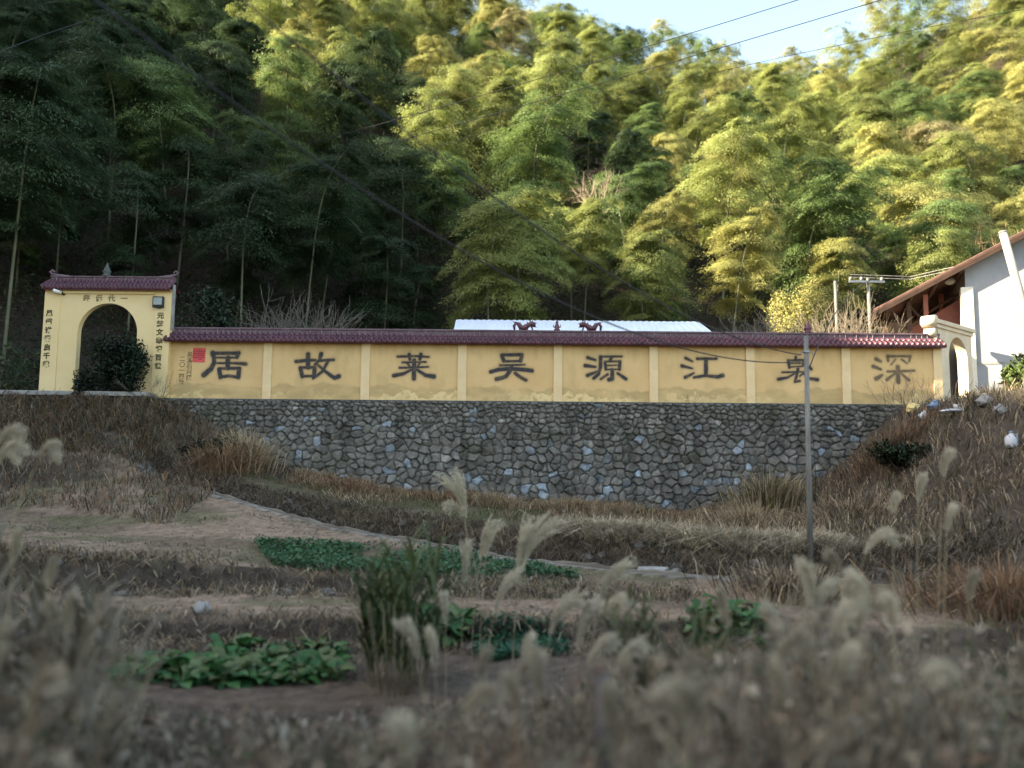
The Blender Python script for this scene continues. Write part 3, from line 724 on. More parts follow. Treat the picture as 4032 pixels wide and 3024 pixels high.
# ------------------------------------------------------------------ house at the right edge
HY, YAW = 27.6, rad(-22)
HO = at(966, 300, HY); HO[2] = 0
house = empty('gabled_house', tuple(HO), YAW, 'white gabled house with a brown tiled roof and open timber porch at the right edge', 'house')
def hl(px, py, off):
    """pixel -> (x, z) on the house's own plane y = off"""
    d = at(px, py, 1.0) - CP; nrm = np.array([-math.sin(YAW), math.cos(YAW), 0]); ax = np.array([math.cos(YAW), math.sin(YAW), 0])
    o_ = HO + nrm * off; t = ((o_ - CP) @ nrm) / (d @ nrm); p = CP + d * t; return float((p - o_) @ ax), float(p[2])
ex, ez = hl(876, 312, -.45); rx, rz0 = hl(1024, 234, -.45)
sl = (rz0 - ez) / (rx - ex); apx = 6.5
def rz_(x): return ez + sl * (x - ex) if x < apx else ez + sl * (2 * apx - x - ex)
MB().prism([(0, 0, 4.5), (13, 0, 4.5), (13, 0, rz_(13) - .05), (apx, 0, rz_(apx) - .05), (0, 0, rz_(0) - .05)], (0, 0, 0), (0, .25, 0)).build('gable_wall', mat('grey_limewash', (.26, .27, .29), (.35, .355, .37), rough=.9, scale=.9, bump=.15), house)
MB().box(0, .22, .25, 10, 4.6, rz_(0) - .12).build('side_wall', mat('bare_plaster', (.42, .36, .29), (.52, .46, .38), rough=.9, scale=1.5), house)
MB().box(-.16, .22, -.10, .32, 4.6, rz_(0) - .72).build('corner_pilaster', mat('cream_paint', (.74, .68, .56), (.80, .75, .64), rough=.9), house, bevel=.015)
MB().box(.23, 13, -.015, .01, 6.55, 6.63).build('wall_band', M_GREYC, house)
r = MB()
r.prism([(ex, -.45, ez), (apx, -.45, rz_(apx)), (apx, -.45, rz_(apx) + .07), (ex - .03, -.45, ez + .07)], (0, 0, 0), (0, 10.5, 0))
r.prism([(apx + .003, -.45, rz_(apx)), (13.6, -.45, rz_(13.6)), (13.6, -.45, rz_(13.6) + .07), (apx + .003, -.45, rz_(apx) + .07)], (0, 0, 0), (0, 10.5, 0))
rf = r.build('roof', M_RTILE, house)
t_ = MB(); yv = -.40
while yv < 9.9:
    t_.tube([(ex - .04, yv, ez + .085), (apx, yv, rz_(apx) + .085)], .055, 6); yv += .24
t_.build('roof_tile_row', M_RTILE, rf, True)
MB().prism([(ex, -.5, ez - .13), (apx, -.5, rz_(apx) - .13), (apx, -.5, rz_(apx) + .03), (ex, -.5, ez + .03)], (0, 0, 0), (0, .045, 0)).build('verge_board', mat('dark_verge_timber', (.03, .017, .012), (.055, .03, .02), rough=.85), house)
for k in range(4):
    x = ex + .35 + k * .8; MB().tube([(x, -.44, rz_(x) - .10), (x, 9, rz_(x) - .10)], .07, 8).build('purlin', M_WOOD, house, True)
for (px, yo, br) in ((910, .2, 1), (927, .8, 1), (943, 2.8, 0), (886, 1.5, 0)):
    x = hl(px, 340, yo)[0]
    MB().box(x - .08, x + .08, yo - .08, yo + .08, 4.7, rz_(x) - .12).build('porch_post', M_RED if px in (927, 943) else M_WOOD, house, bevel=.01)
    if br: MB().tube([(x, yo, rz_(x) - 1.2), (x - .6, yo, rz_(x - .6) - .12)], .055, 6).build('post_brace', M_WOOD, house)
MB().box(ex + .5, -.01, 3.2, 3.35, 4.7, rz_(ex) + .2).build('porch_back_wall', mat('porch_plaster', (.60, .50, .40), (.70, .60, .48), rough=.9), house)
sx0, s0 = hl(899, 336, 1.6); sx1, s1 = hl(963, 297, 1.6)
MB().prism([(sx0, 1.6, 5.0), (sx0, 1.6, s0), (sx1, 1.6, s1), (sx1, 1.6, 5.0)], (0, 0, 0), (0, .14, 0)).build('stair_parapet', M_RED, house)
rl = MB(); rl.tube([(sx0, 1.55, s0 + .2), (sx1, 1.55, s1 + .2)], .045, 6)
rl.build('stair_handrail', M_WOOD, house, True)
lx, lz = hl(950, 281, 1.0)
MB().blob((lx, 1.0, lz), .20, .20, .14, 3, 0).build('porch_lamp', M_WHITE, house, True)

# ------------------------------------------------------------------ poles and wires
PB = np.array([at(810.5, 566, 15)[0], 15.0, 0]); PB[2] = gz(PB[0], PB[1]) - .1
PT = at(806, 336, 15)
pole = empty('utility_pole', tuple(PB), 0, 'slender grey concrete pole standing in the field before the yellow wall', 'pole')
d_ = PT - PB
MB().tube([(0, 0, 0), d_ * .5, d_], [.056, .050, .043], 12).build('pole_shaft', M_POLE, pole, True)
hk = MB()
for sx_ in (-1, 1):
    hk.tube([d_ + np.array([0, 0, -.32]), d_ + np.array([sx_ * .10, 0, -.30]), d_ + np.array([sx_ * .12, -.02, -.36])], [.012, .012, .008], 6)
hk.tube([d_ + np.array([0, 0, -.33]), d_ + np.array([0, 0, -.28])], .052, 8)
hk.build('wire_hook', M_METAL, pole, True)
MB().tube([d_ * .28 + np.array([.1, -.02, 0]), d_ * .40 + np.array([.11, -.05, 0]), d_ * .55 + np.array([.09, -.02, 0])], .007, 5).build('loose_lead', M_BLACK, pole, True)

def wire(name, pts, r, label, group=None, n=36):
    """cable as a smooth curve through (px,py,Y) points in the air"""
    P = [at(*p) for p in pts]
    ts = np.linspace(0, 1, len(P)); q = np.linspace(0, 1, n); A = np.array(P)
    out = np.stack([np.polyval(np.polyfit(ts if False else (A[:, 1] * .5 + A[:, 0]), A[:, k], min(2, len(P) - 1)), np.linspace(A[0, 1] * .5 + A[0, 0], A[-1, 1] * .5 + A[-1, 0], n)) for k in range(3)], 1)
    o = MB().tube(list(out), r, 5).build(name, M_BLACK, None, True)
    return tag(o, label, 'cable', group)
def lin(px0, py0, Y0, px1, py1, Y1, mids):
    """assign a distance to each pixel so that the cable stays in one vertical plane"""
    A, B = at(px0, py0, Y0), at(px1, py1, Y1); out = [(px0, py0, Y0)]
    for mx, my in mids:
        d = at(mx, my, 10) - CP; s_ = d[0] / d[1]
        t = (s_ * A[1] - A[0]) / ((B[0] - A[0]) - s_ * (B[1] - A[1])); out.append((mx, my, A[1] + t * (B[1] - A[1])))
    return out + [(px1, py1, Y1)]
hookL = PB + d_ + np.array([-.12, -.02, -.35])
hL = proj(hookL)
wire('overhead_cable', lin(83, 0, 6.0, hL[0], hL[1] + 3, 15, [(192, 74), (292, 139), (389, 201), (512, 273), (602, 322), (699, 357), (754, 366)]), .0105, 'lower of two dark cables slanting from the upper left down to the slender field pole')
wire('overhead_cable', lin(241, 0, 6.0, hL[0], hL[1], 15, [(324, 67), (391, 120), (512, 209), (600, 266), (685, 317), (740, 340)]), .0105, 'upper of two dark cables slanting from the upper left down to the slender field pole')
wire('overhead_cable', [(830, -10, 30), (676, 37, 33), (512, 88, 36), (391, 120, 38), (245, 160, 40)], .017, 'topmost thin wire crossing the patch of blue sky')
wire('overhead_cable', [(915, -10, 29), (739, 42, 32), (614, 79, 34), (512, 109, 36), (424, 134, 37), (262, 178, 39)], .017, 'second thin wire crossing the lower part of the blue sky')
wire('overhead_cable', [(1040, 6, 29), (880, 38, 31), (743, 65, 33), (512, 125, 36), (400, 158, 38)], .010, 'faint wire running below the sky patch across the sunlit bamboo')
wire('overhead_cable', [(-8, 55, 20), (40, 36, 22), (83, 22, 24), (130, 10, 26)], .012, 'short faint wire in the dark upper left corner')
wire('overhead_cable', [(809, 365, 14.9), (832, 326, 18), (857, 284, 22), (880, 278, 25)], .012, 'thin pale wire rising from the field pole to the posts by the house')
# lean concrete post at right edge
q0, q1 = at(1003, 233, 20), at(1030, 330, 20)
dd = (q1 - q0) / (q0[2] - q1[2]); bz = 4.0; bot = q0 + dd * (q0[2] - bz)
lp = empty('leaning_post', tuple(bot), 0, 'pale sunlit post leaning in front of the white house at the right edge', 'post')
MB().tube([(0, 0, -.3), tuple((q0 - bot) * .5), tuple(q0 - bot)], [.11, .10, .095], 12).build('post_shaft', mat('pale_concrete', (.25, .23, .205), (.34, .315, .28), rough=.9), lp, True)
MB().lathe([(.10, 0), (.105, .03), (.08, .05)], tuple(q0 - bot)).build('post_cap', M_GREYC, lp)
# small poles behind the wall on the right
for i, (px, pt, pb, Y, lb) in enumerate([(871, 278, 336, 29, 'thin pale pole with a crossarm behind the wall just left of the house eave'), (838, 281, 336, 34, 'thin grey pole behind the wall between the round yellow bush and the bare shrub')]):
    a, b = at(px - 3, pt, Y), at(px, pb, Y)
    e_ = empty('service_pole', (b[0], Y, 4.9), 0, lb, 'pole')
    MB().tube([(0, 0, 0), (a[0] - b[0], 0, a[2] - 4.9)], [.075, .06], 10).build('pole_shaft', M_POLE, e_, True)
    if i == 0:
        MB().box(a[0] - b[0] - .75, a[0] - b[0] + .55, -.14, -.08, a[2] - 5.1, a[2] - 5.02).build('crossarm', M_METAL, e_)
        for k in (-.7, -.3, .45): MB().lathe([(.03, 0), (.05, .03), (.05, .09), (.02, .13)], (a[0] - b[0] + k, -.11, a[2] - 5.02)).build('insulator', M_GREYC, e_, True)
        for k, zz in enumerate((0, .10)): tag(MB().tube([(a[0] - .7, Y - .11, a[2] + .0 + zz), (a[0] + 1.5, Y - .1, a[2] - .06 + zz), (HO[0] - .05, HO[1] - .12, a[2] + .05 + zz)], .012, 5).build('service_wire', M_GREYC), ['lower', 'upper'][k] + ' of two thin wires strung from the crossarm pole to the house', 'cable')

# ------------------------------------------------------------------ bamboo
def quads_from(P, D, N_, L_, W_):
    """diamond leaves: base P, unit direction D, side vector N_"""
    n = len(P); V = np.empty((n, 4, 3))
    V[:, 0] = P; V[:, 1] = P + D * (L_ * .45)[:, None] + N_ * (W_ * .5)[:, None]
    V[:, 2] = P + D * L_[:, None]; V[:, 3] = P + D * (L_ * .45)[:, None] - N_ * (W_ * .5)[:, None]
    return V.reshape(-1, 3), np.arange(4 * n).reshape(n, 4)
def unit(a): return a / np.maximum(np.linalg.norm(a, axis=-1, keepdims=True), 1e-9)

def bamboo_proto(seed, H, R, start=.34, nodes=25, per=620, lsz=.82, nod=1.6):
    """arching culm with whorls of drooping leafy branches; each branch is a dense feather of small leaves"""
    g = np.random.default_rng(seed)
    az = g.uniform(0, math.tau); lean = g.uniform(.2, .9)
    ts = np.linspace(0, 1, 15)
    off = lean * ts ** 1.5 + nod * np.clip(ts - .55, 0, 1) ** 2 / .2025 * .9
    zc = H * (ts - .10 * np.clip(ts - .7, 0, 1) ** 2 / .09)
    C = np.stack([off * math.cos(az), off * math.sin(az), zc], 1)
    def cp_(t): return np.array([np.interp(t, ts, C[:, k]) for k in range(3)])
    culm = MB(); culm.tube([tuple(p) for p in C], [.058 * (1 - .85 * t) + .006 for t in ts], 7)
    PP, DD, LL, WW, OO = [], [], [], [], []
    for k in range(nodes):
        t = start + (1.0 - start) * (k / (nodes - 1)) ** .9
        u = (t - start) / (1 - start)
        prof = (.55 + .6 * math.sin(min(1, u * 1.3 + .1) * math.pi * .6)) * (1 - .50 * max(0, u - .45) / .55)
        for b in range(3):
            if g.random() < .18: continue
            a = g.uniform(0, math.tau); Lb = R * prof * g.uniform(.5, 1.2)
            av = np.array([math.cos(a), math.sin(a), 0]); base = cp_(min(t + g.uniform(-.015, .015), 1))
            n = int(per * g.uniform(.5, 1.2) * (.35 + .65 * prof))
            s_ = g.beta(2.2, 1.0, n)
            rise, drop = g.uniform(.30, .65), g.uniform(.5, .95)
            P = base + av * (Lb * s_)[:, None]; P[:, 2] += Lb * (rise * s_ - drop * s_ ** 2.2)
            side = np.array([-av[1], av[0], 0]); sp = Lb * .20 * (.35 + s_)
            P += side * (g.normal(0, 1, n) * sp)[:, None]; P[:, 2] += g.normal(0, .035 * Lb + .02, n) - .05 * g.random(n)
            D = av * .75 + side * g.normal(0, .42, n)[:, None] + np.array([0, 0, 1]) * g.normal(-.5, .3, n)[:, None]
            o1 = P - cp_(max(0, t - .12)); o2 = P - (base + av * Lb * .55 + np.array([0, 0, -.18 * Lb]))
            OO.append(unit(.55 * unit(o1) + .65 * unit(o2) + np.array([0, 0, .15])))
            PP.append(P); DD.append(D); LL.append(g.uniform(.12, .27, n) * lsz); WW.append(g.uniform(.026, .05, n) * lsz)
    P = np.concatenate(PP); D = unit(np.concatenate(DD)); n = len(P)
    Nv = unit(np.cross(D, np.array([0, 0, 1.])[None] + g.normal(0, .35, (n, 3))))
    O_ = np.concatenate(OO)
    Nv = Nv * np.where((np.cross(D, Nv) * O_).sum(1) < 0, 1, -1)[:, None]
    V, Qs = quads_from(P, D, Nv, np.concatenate(LL), np.concatenate(WW))
    gn = -np.cross(D, Nv); NR = np.repeat(unit(.85 * O_ + .22 * gn), 4, axis=0)
    me = bpy.data.meshes.new('culm'); me.from_pydata(culm.v, [], culm.f); me.update()
    return me, V, Qs, NR
M_BLEAF = leaf_mat('bamboo_leaf', False, True, .34, rough=.55, var=.28, vscale=1.3)
M_BFAR = leaf_mat('bamboo_leaf_far', True, False, .34, rough=.55, var=.28, vscale=1.3)
M_CULM = mat('bamboo_culm', (.07, .08, .04), (.14, .14, .085), rough=.5, scale=2, stretch=(1, 1, .5))
PROT = []
for i in range(7):
    cm, V, Qs, NR = bamboo_proto(100 + i, [9.2, 10.0, 10.8, 9.6, 11.2, 8.4, 10.4][i], [2.0, 2.3, 2.1, 2.5, 2.0, 1.8, 2.4][i], [.34, .40, .44, .36, .46, .20, .42][i], nod=[1.2, 1.9, 1.5, 2.2, .8, 1.4, 1.7][i])
    cm.materials.append(M_CULM); cm.polygons.foreach_set('use_smooth', np.ones(len(cm.polygons), bool))
    fm = np_mesh('foliage', V, Qs, None, NR); fm.materials.append(M_BLEAF)
    PROT.append((cm, fm))
FARP = [bamboo_proto(300 + i, 9.6 + .5 * i, 2.5, .36, nodes=17, per=250, lsz=1.25)[1:] for i in range(4)]
TINT = {'green': (.15, .21, .07), 'yellow green': (.27, .30, .095), 'yellow': (.37, .36, .125), 'brown': (.34, .30, .15), 'shaded green': (.050, .080, .034)}  # the darkest green puts the left slope's shade into the leaf colour
cand = []
g = np.random.default_rng(11)
y = 27.5
while y < 113:
    st = 3.0 + .014 * y
    x = -.78 * y - 6 + g.uniform(0, st)
    while x < .78 * y + 6:
        xx, yy = x + g.uniform(-1, 1) * st * .38, y + g.uniform(-1, 1) * st * .38
        x += st
        yb = np.interp(xx, [-22, -15, -5, 12, 16, 40], [29.5, 31, 37, 37, 40, 40])
        if yy < yb - .8 or (xx > 11 and yy < 40.5 and xx < 32): continue
        if xx > -16 and yy < 34 and xx < 20: continue
        z = gz(xx, yy); u, v, dpt = proj((xx, yy, z)); u2, v2, _ = proj((xx, yy, z + 10.5))
        if u < -75 or u > 1100 or v2 > 760 or v < -25: continue
        cand.append((yy, xx, z, float(u), float(v), float(v2)))
    y += st * (.95 if y < 38 else 1.15)
cand.sort()

def pick_tint(u, v, gq):  # tint by zone: sunlit yellow and left slope shade put into leaf colour
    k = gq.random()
    if u < 420 and v > 40 or u < 250: w_ = [('shaded green', .82), ('green', .15), ('yellow green', .03)]
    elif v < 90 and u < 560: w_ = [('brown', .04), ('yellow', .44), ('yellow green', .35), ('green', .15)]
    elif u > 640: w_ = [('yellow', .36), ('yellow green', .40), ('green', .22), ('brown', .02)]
    else: w_ = [('green', .42), ('yellow green', .35), ('shaded green', .10), ('yellow', .13)]
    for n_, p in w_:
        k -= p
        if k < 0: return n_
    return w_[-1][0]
NIND = 290
seen = set()
for i, (yy, xx, z, u, v, v2) in enumerate(cand[:NIND]):
    cm, fm = PROT[int(g.integers(len(PROT)))]
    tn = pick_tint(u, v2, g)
    if u < 300: zone = 'on the dark slope behind the gate' if yy < 48 else 'high on the dark left slope'
    elif u < 620: zone = 'in the first row behind the wall' if yy < 42 else ('midway up the slope above the wall' if yy < 56 else 'high up the slope above the wall')
    elif u < 850: zone = 'near the slope foot right of the blue roof' if yy < 44 else 'on the sunlit slope right of the blue roof'
    else: zone = 'on the sunlit slope above the gabled house'
    lb = '%s bamboo with arching feathery crown %s' % (tn, zone)
    e_ = empty('bamboo', (xx, yy, z - .15), g.uniform(0, math.tau), lb, 'bamboo', 'bamboos ' + zone + ', ' + tn)
    s_ = g.uniform(.78, 1.25); e_.scale = (s_ * g.uniform(.92, 1.1),) * 2 + (s_,)
    e_.rotation_euler = (g.normal(0, .05), g.normal(0, .05), g.uniform(0, math.tau))
    c_ = bpy.data.objects.new('culm', cm); COL.objects.link(c_); c_.parent = e_
    f_ = bpy.data.objects.new('foliage', fm); COL.objects.link(f_); f_.parent = e_
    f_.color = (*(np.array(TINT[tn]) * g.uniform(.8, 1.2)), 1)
VV, QQ, CC, NN = [], [], [], []; nb_ = 0
for (yy, xx, z, u, v, v2) in cand[NIND:]:
    V, Qs, NR = FARP[int(g.integers(4))]
    a = g.uniform(0, math.tau); s_ = g.uniform(.85, 1.15); ca, sa = math.cos(a) * s_, math.sin(a) * s_
    W_ = np.stack([V[:, 0] * ca - V[:, 1] * sa + xx, V[:, 0] * sa + V[:, 1] * ca + yy, V[:, 2] * s_ + z], 1)
    VV.append(W_); QQ.append(Qs + nb_); nb_ += len(V); NN.append(np.stack([(NR[:, 0] * ca - NR[:, 1] * sa) / s_, (NR[:, 0] * sa + NR[:, 1] * ca) / s_, NR[:, 2]], 1))
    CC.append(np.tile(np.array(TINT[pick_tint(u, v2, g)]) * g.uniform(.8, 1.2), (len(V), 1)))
if VV:
    o = link('bamboo_forest', np_mesh('bamboo_forest', np.concatenate(VV), np.concatenate(QQ), np.concatenate(CC), np.concatenate(NN)), M_BFAR)
    tag(o, 'distant bamboo wood covering the upper hillside', 'bamboo wood', kind='stuff')

# undergrowth on the lower hillside
def undergrowth():
    g = np.random.default_rng(31); n = 90000
    y = 26.5 + 32 * g.random(n) ** 1.4; x = g.uniform(-.75, .75, n) * y
    yb = np.interp(x, [-22, -15, -5, 12, 16, 40], [29.5, 31, 37, 37, 40, 40]); k = (y > yb - 2.5) | (x < -15.5); k &= ~((x > 11) & (y < 40.5)); x, y = x[k], y[k]; n = len(x)
    hgt = 2.3 * np.clip(vnoise(x * .55, y * .55) * 1.5 - .25, .05, 1) * (.4 + .6 * vnoise(x * 1.7 + 5, y * 1.7))
    P = np.stack([x, y, ground_z(x, y) + hgt * g.random(n) ** .7], 1)
    D = unit(g.normal(0, 1, (n, 3))); V, Qs = quads_from(P, D, unit(np.cross(D, g.normal(0, 1, (n, 3)))), g.uniform(.12, .3, n), g.uniform(.05, .12, n))
    pc_ = np.array([(.035, .055, .024), (.05, .07, .03), (.07, .055, .035), (.028, .042, .02), (.06, .08, .03)])
    c = pc_[g.integers(0, 5, n)] * g.uniform(.7, 1.3, (n, 1))
    tag(link('undergrowth', np_mesh('undergrowth', V, Qs, np.repeat(c, 4, axis=0)), M_BFAR), 'dark leafy undergrowth among the bamboo stems at the foot of the hill', 'undergrowth', kind='stuff')
undergrowth()

# ------------------------------------------------------------------ grass
M_BLADE = leaf_mat('dry_blade', True, False, .25, rough=.8, var=.25, vscale=2.5)
def blades(P, H, W_, lean, col, g, kink=.35):
    """bent blades: 2 quads each; P (n,3) bases, lean (n,3) horizontal throw as a share of height"""
    n = len(P); up = np.zeros((n, 3)); up[:, 2] = 1
    a = g.uniform(0, math.tau, n); sd = np.stack([np.cos(a), np.sin(a), np.zeros(n)], 1) * (W_ * .5)[:, None]
    m_ = P + up * (H * .58)[:, None] + lean * (H * kink)[:, None]
    tz = np.clip(1 - .45 * np.linalg.norm(lean, axis=1) ** 1.5, .1, 1)
    t_ = P + up * (H * tz)[:, None] + lean * H[:, None]
    V = np.stack([P - sd, P + sd, m_ + sd * .8, m_ - sd * .8, t_ + sd * .15, t_ - sd * .15], 1).reshape(-1, 3)
    b = np.arange(n)[:, None] * 6
    Qs = np.concatenate([b + np.array([[0, 1, 2, 3]]), b + np.array([[3, 2, 4, 5]])])
    return V, Qs, np.repeat(col, 6, axis=0)
class Field:
    def __init__(s): s.V, s.Q, s.C, s.n = [], [], [], 0
    def add(s, V, Qs, C): s.V.append(V); s.Q.append(Qs + s.n); s.C.append(C); s.n += len(V)
    def build(s, name, mt, label, cat, kind='stuff', parent=None):
        o = link(name, np_mesh(name, np.concatenate(s.V), np.concatenate(s.Q), np.concatenate(s.C)), mt, parent)
        if label: tag(o, label, cat, kind=kind)
        return o
def pal(cols, n, g, j=.25):
    c = np.array(cols)[g.integers(0, len(cols), n)]; return c * g.uniform(1 - j, 1 + j, (n, 1))
STRAW = [(.40, .31, .19), (.32, .24, .14), (.26, .185, .11), (.47, .38, .25)]
RUST = [(.22, .125, .07), (.27, .165, .09), (.17, .10, .06), (.31, .21, .12)]
BROWN = [(.14, .10, .068), (.095, .07, .048), (.20, .148, .10), (.065, .05, .037)]
GREY = [(.225, .19, .135), (.17, .143, .105), (.29, .245, .18), (.115, .098, .072)]
OLIVE = [(.09, .085, .04), (.07, .075, .03), (.13, .115, .055), (.16, .135, .07)]
GREEN = [(.045, .085, .028), (.035, .065, .022), (.06, .10, .03)]
def scatter(n, x0, x1, y0, y1, g): 
    x = g.uniform(x0, x1, n); y = g.uniform(y0, y1, n); return np.stack([x, y, ground_z(x, y) - .02], 1)
def tuft(F_, cx, cy, n, r, h, cols, g, spread=.6, w=.016):
    a = g.uniform(0, math.tau, n); q = np.abs(g.normal(0, r, n))
    x, y = cx + q * np.cos(a), cy + q * np.sin(a)
    P = np.stack([x, y, ground_z(x, y) - .03], 1)
    ln = np.stack([np.cos(a), np.sin(a), np.zeros(n)], 1) * np.abs(g.normal(spread, spread * .5, n))[:, None] + g.normal(0, .18, (n, 3)) * np.array([1, 1, 0])
    F_.add(*blades(P, h * g.uniform(.5, 1.2, n), w * g.uniform(.6, 1.4, n), ln, pal(cols, n, g), g))
g = np.random.default_rng(21)
F1 = Field()                                            # strip and bank below the stone wall
n = 15000
x = g.uniform(-13, 10.5, n); yy = path_y(x) + .55 + g.uniform(0, 1, n) ** .9 * (24.75 - path_y(x) - .6)
keep = (vnoise(x * .9, yy * .9) > .25)
x, yy = x[keep], yy[keep]; n = len(x)
P = np.stack([x, yy, ground_z(x, yy) - .02], 1)
mossy = (vnoise(x * .5 + 8, yy * .5) > .30) & (x < 1.0) & (yy < 23.2) & (yy > path_y(x) + .8) & (x > -7.5)
cols = np.where(mossy[:, None], pal(OLIVE + [(.10, .125, .045), (.125, .145, .055), (.085, .115, .04)], n, g), np.where((x > -6.5)[:, None], pal(STRAW + BROWN, n, g), pal(BROWN + GREY, n, g)))
F1.add(*blades(P, np.where(mossy, .14, .26) * g.uniform(.5, 1.5, n), .02 * g.uniform(.6, 1.4, n), g.normal(0, .7, (n, 3)) * np.array([1, 1, 0]), cols, g))
n = 9000                                              # dry straw along the wall foot
x = g.uniform(-6.5, 8.0, n); yy = 24.55 - np.abs(g.normal(0, .55, n))
P = np.stack([x, yy, ground_z(x, yy) - .02], 1)
F1.add(*blades(P, .36 * g.uniform(.4, 1.5, n) * (.5 + vnoise(x * 1.1, yy)), .02 * g.uniform(.6, 1.4, n), g.normal(0, .6, (n, 3)) * np.array([1, 1, 0]), pal(STRAW + RUST, n, g), g))
n = 5000                                              # straw lying over the edge of the bank
x = g.uniform(1.2, 6.2, n); yy = path_y(x) + .75 + np.abs(g.normal(0, .4, n))
P = np.stack([x, yy, ground_z(x, yy) + .02], 1)
F1.add(*blades(P, .30 * g.uniform(.5, 1.5, n), .02 * g.uniform(.6, 1.4, n), g.normal(0, 1, (n, 3)) * np.array([1.6, .4, 0]), pal([(.52, .45, .32), (.42, .35, .24), (.32, .26, .17)], n, g), g))
n = 10000                                             # hanging roots on the bank face
x = g.uniform(-12, 9, n); yy = path_y(x) + g.uniform(.3, 1.0, n)
P = np.stack([x, yy, ground_z(x, yy)], 1)
F1.add(*blades(P, .16 * g.uniform(.5, 1.6, n), .018 * g.uniform(.6, 1.4, n), g.normal(0, 1, (n, 3)) * np.array([1, .5, 0]) + np.array([0, -.8, 0]), pal(BROWN + GREY, n, g), g))
F1.build('dry_bank_grass', M_BLADE, 'dry grass and straw covering the bank below the stone wall', 'grass')
F2 = Field()                                            # stubble on the fields
n = 22000
P = scatter(n, -14, 6.5, 9.0, 21.5, g); k = P[:, 1] < path_y(P[:, 0]) - .35; P = P[k]; n = len(P)
F2.add(*blades(P, (.04 + .08 * np.clip(vnoise(P[:, 0] * .7 + 31, P[:, 1] * 1.6) - .55, 0, 1) * 2) * g.uniform(.4, 1.8, n), .02 * g.uniform(.5, 1.5, n), g.normal(0, 1.3, (n, 3)) * np.array([1, 1, 0]), pal([(.24, .18, .125), (.17, .125, .09), (.31, .245, .17), (.12, .09, .07), (.13, .125, .06)], n, g), g))
n = 12000
x = g.uniform(-14, 3, n); yy = np.where(g.random(n) < .5, 13.35, 11.0) + g.normal(0, .22, n)
P = np.stack([x, yy, ground_z(x, yy) - .01], 1)
F2.add(*blades(P, .14 * g.uniform(.4, 1.8, n), .02 * g.uniform(.5, 1.5, n), g.normal(0, .9, (n, 3)) * np.array([1, 1, 0]) + np.array([0, -.5, 0]), pal(BROWN + GREY + STRAW, n, g), g))
F2.build('field_stubble', M_BLADE, 'short brown stubble and straw scattered over the bare soil plots', 'stubble')
F3 = Field()                                            # slopes at left and right
n = 24000
P = scatter(n, -22, -7.5, 14.0, 25.2, g); k = P[:, 1] > path_y(P[:, 0]) - 3.0; P = P[k]; P = P[~((P[:, 1] > 24.1) & (P[:, 0] < -10.3))]; n = len(P)
F3.add(*blades(P, .34 * g.uniform(.3, 1.4, n) * (.4 + vnoise(P[:, 0] * .8, P[:, 1] * .8)), .024 * g.uniform(.5, 1.5, n), g.normal(0, .6, (n, 3)) * np.array([1, 1, 0]), pal(BROWN + BROWN + GREY + RUST, n, g), g))
n = 26000
P = scatter(n, 5.5, 19, 7.0, 24.6, g); P = P[P[:, 0] > 5.5 + .16 * (P[:, 1] - 7)]; n = len(P)
F3.add(*blades(P, .36 * g.uniform(.3, 1.5, n) * (.4 + vnoise(P[:, 0] * .8, P[:, 1] * .8)), .022 * g.uniform(.5, 1.5, n), g.normal(0, .6, (n, 3)) * np.array([1, 1, 0]), pal(BROWN + GREY + OLIVE + GREY + STRAW, n, g), g))
n = 9000
P = scatter(n, -17.5, -10.0, 21.8, 24.3, g)
F3.add(*blades(P, .42 * g.uniform(.3, 1.3, n) * (.4 + vnoise(P[:, 0] * 1.1, P[:, 1] * 1.1)), .024 * g.uniform(.5, 1.5, n), g.normal(0, .6, (n, 3)) * np.array([1, 1, 0]) + np.array([0, -.3, 0]), pal(BROWN + GREY + OLIVE + RUST, n, g), g))
F3.build('slope_weeds', M_BLADE, 'brown withered weeds covering the slopes at both sides of the fields', 'weeds')
F4 = Field()                                            # near brush, out of focus
def brush_room(P):
    """how tall the brush stands: knee high in the middle, chest high towards both sides"""
    q = 512 + F * P[:, 0] / P[:, 1]
    t = np.interp(q, [0, 60, 130, 350, 450, 600, 700, 800, 900, 1024], [580, 640, 698, 705, 685, 660, 620, 585, 560, 545])
    return np.clip(3 - (t - 464) / F * P[:, 1] - P[:, 2], .10, 1.35)
n = 80000
P = scatter(n, -8, 9, 1.0, 8.4, g); P = P[np.abs(P[:, 0]) < .72 * P[:, 1] + .8]; n = len(P)
hh = brush_room(P)
patch = vnoise(P[:, 0] * 1.1 + 20, P[:, 1] * 1.1)
cols = np.where((patch > .62)[:, None], pal(RUST + BROWN + GREY, n, g), np.where((patch < .3)[:, None], pal(OLIVE + GREEN + GREY, n, g), pal(BROWN + GREY + GREY + [(.26, .21, .145), (.34, .28, .19)], n, g)) * 1.12)
F4.add(*blades(P, hh * g.uniform(.25, 1.0, n) * (.12 + 1.15 * vnoise(P[:, 0] * 1.4, P[:, 1] * 1.4) ** 1.3), .013 * g.uniform(.5, 1.7, n), g.normal(0, .45, (n, 3)) * np.array([1, 1, 0]), cols, g))
n = 30000                                             # withered leaves in it
P = scatter(n, -8, 9, 1.0, 7.8, g); P = P[np.abs(P[:, 0]) < .72 * P[:, 1] + .8]; n = len(P)
P[:, 2] += brush_room(P) * g.uniform(.05, .9, n) * (.4 + .8 * vnoise(P[:, 0] * 1.4, P[:, 1] * 1.4))
D = unit(g.normal(0, 1, (n, 3))); V, Qs = quads_from(P, D, unit(np.cross(D, g.normal(0, 1, (n, 3)))), g.uniform(.03, .13, n), g.uniform(.015, .055, n))
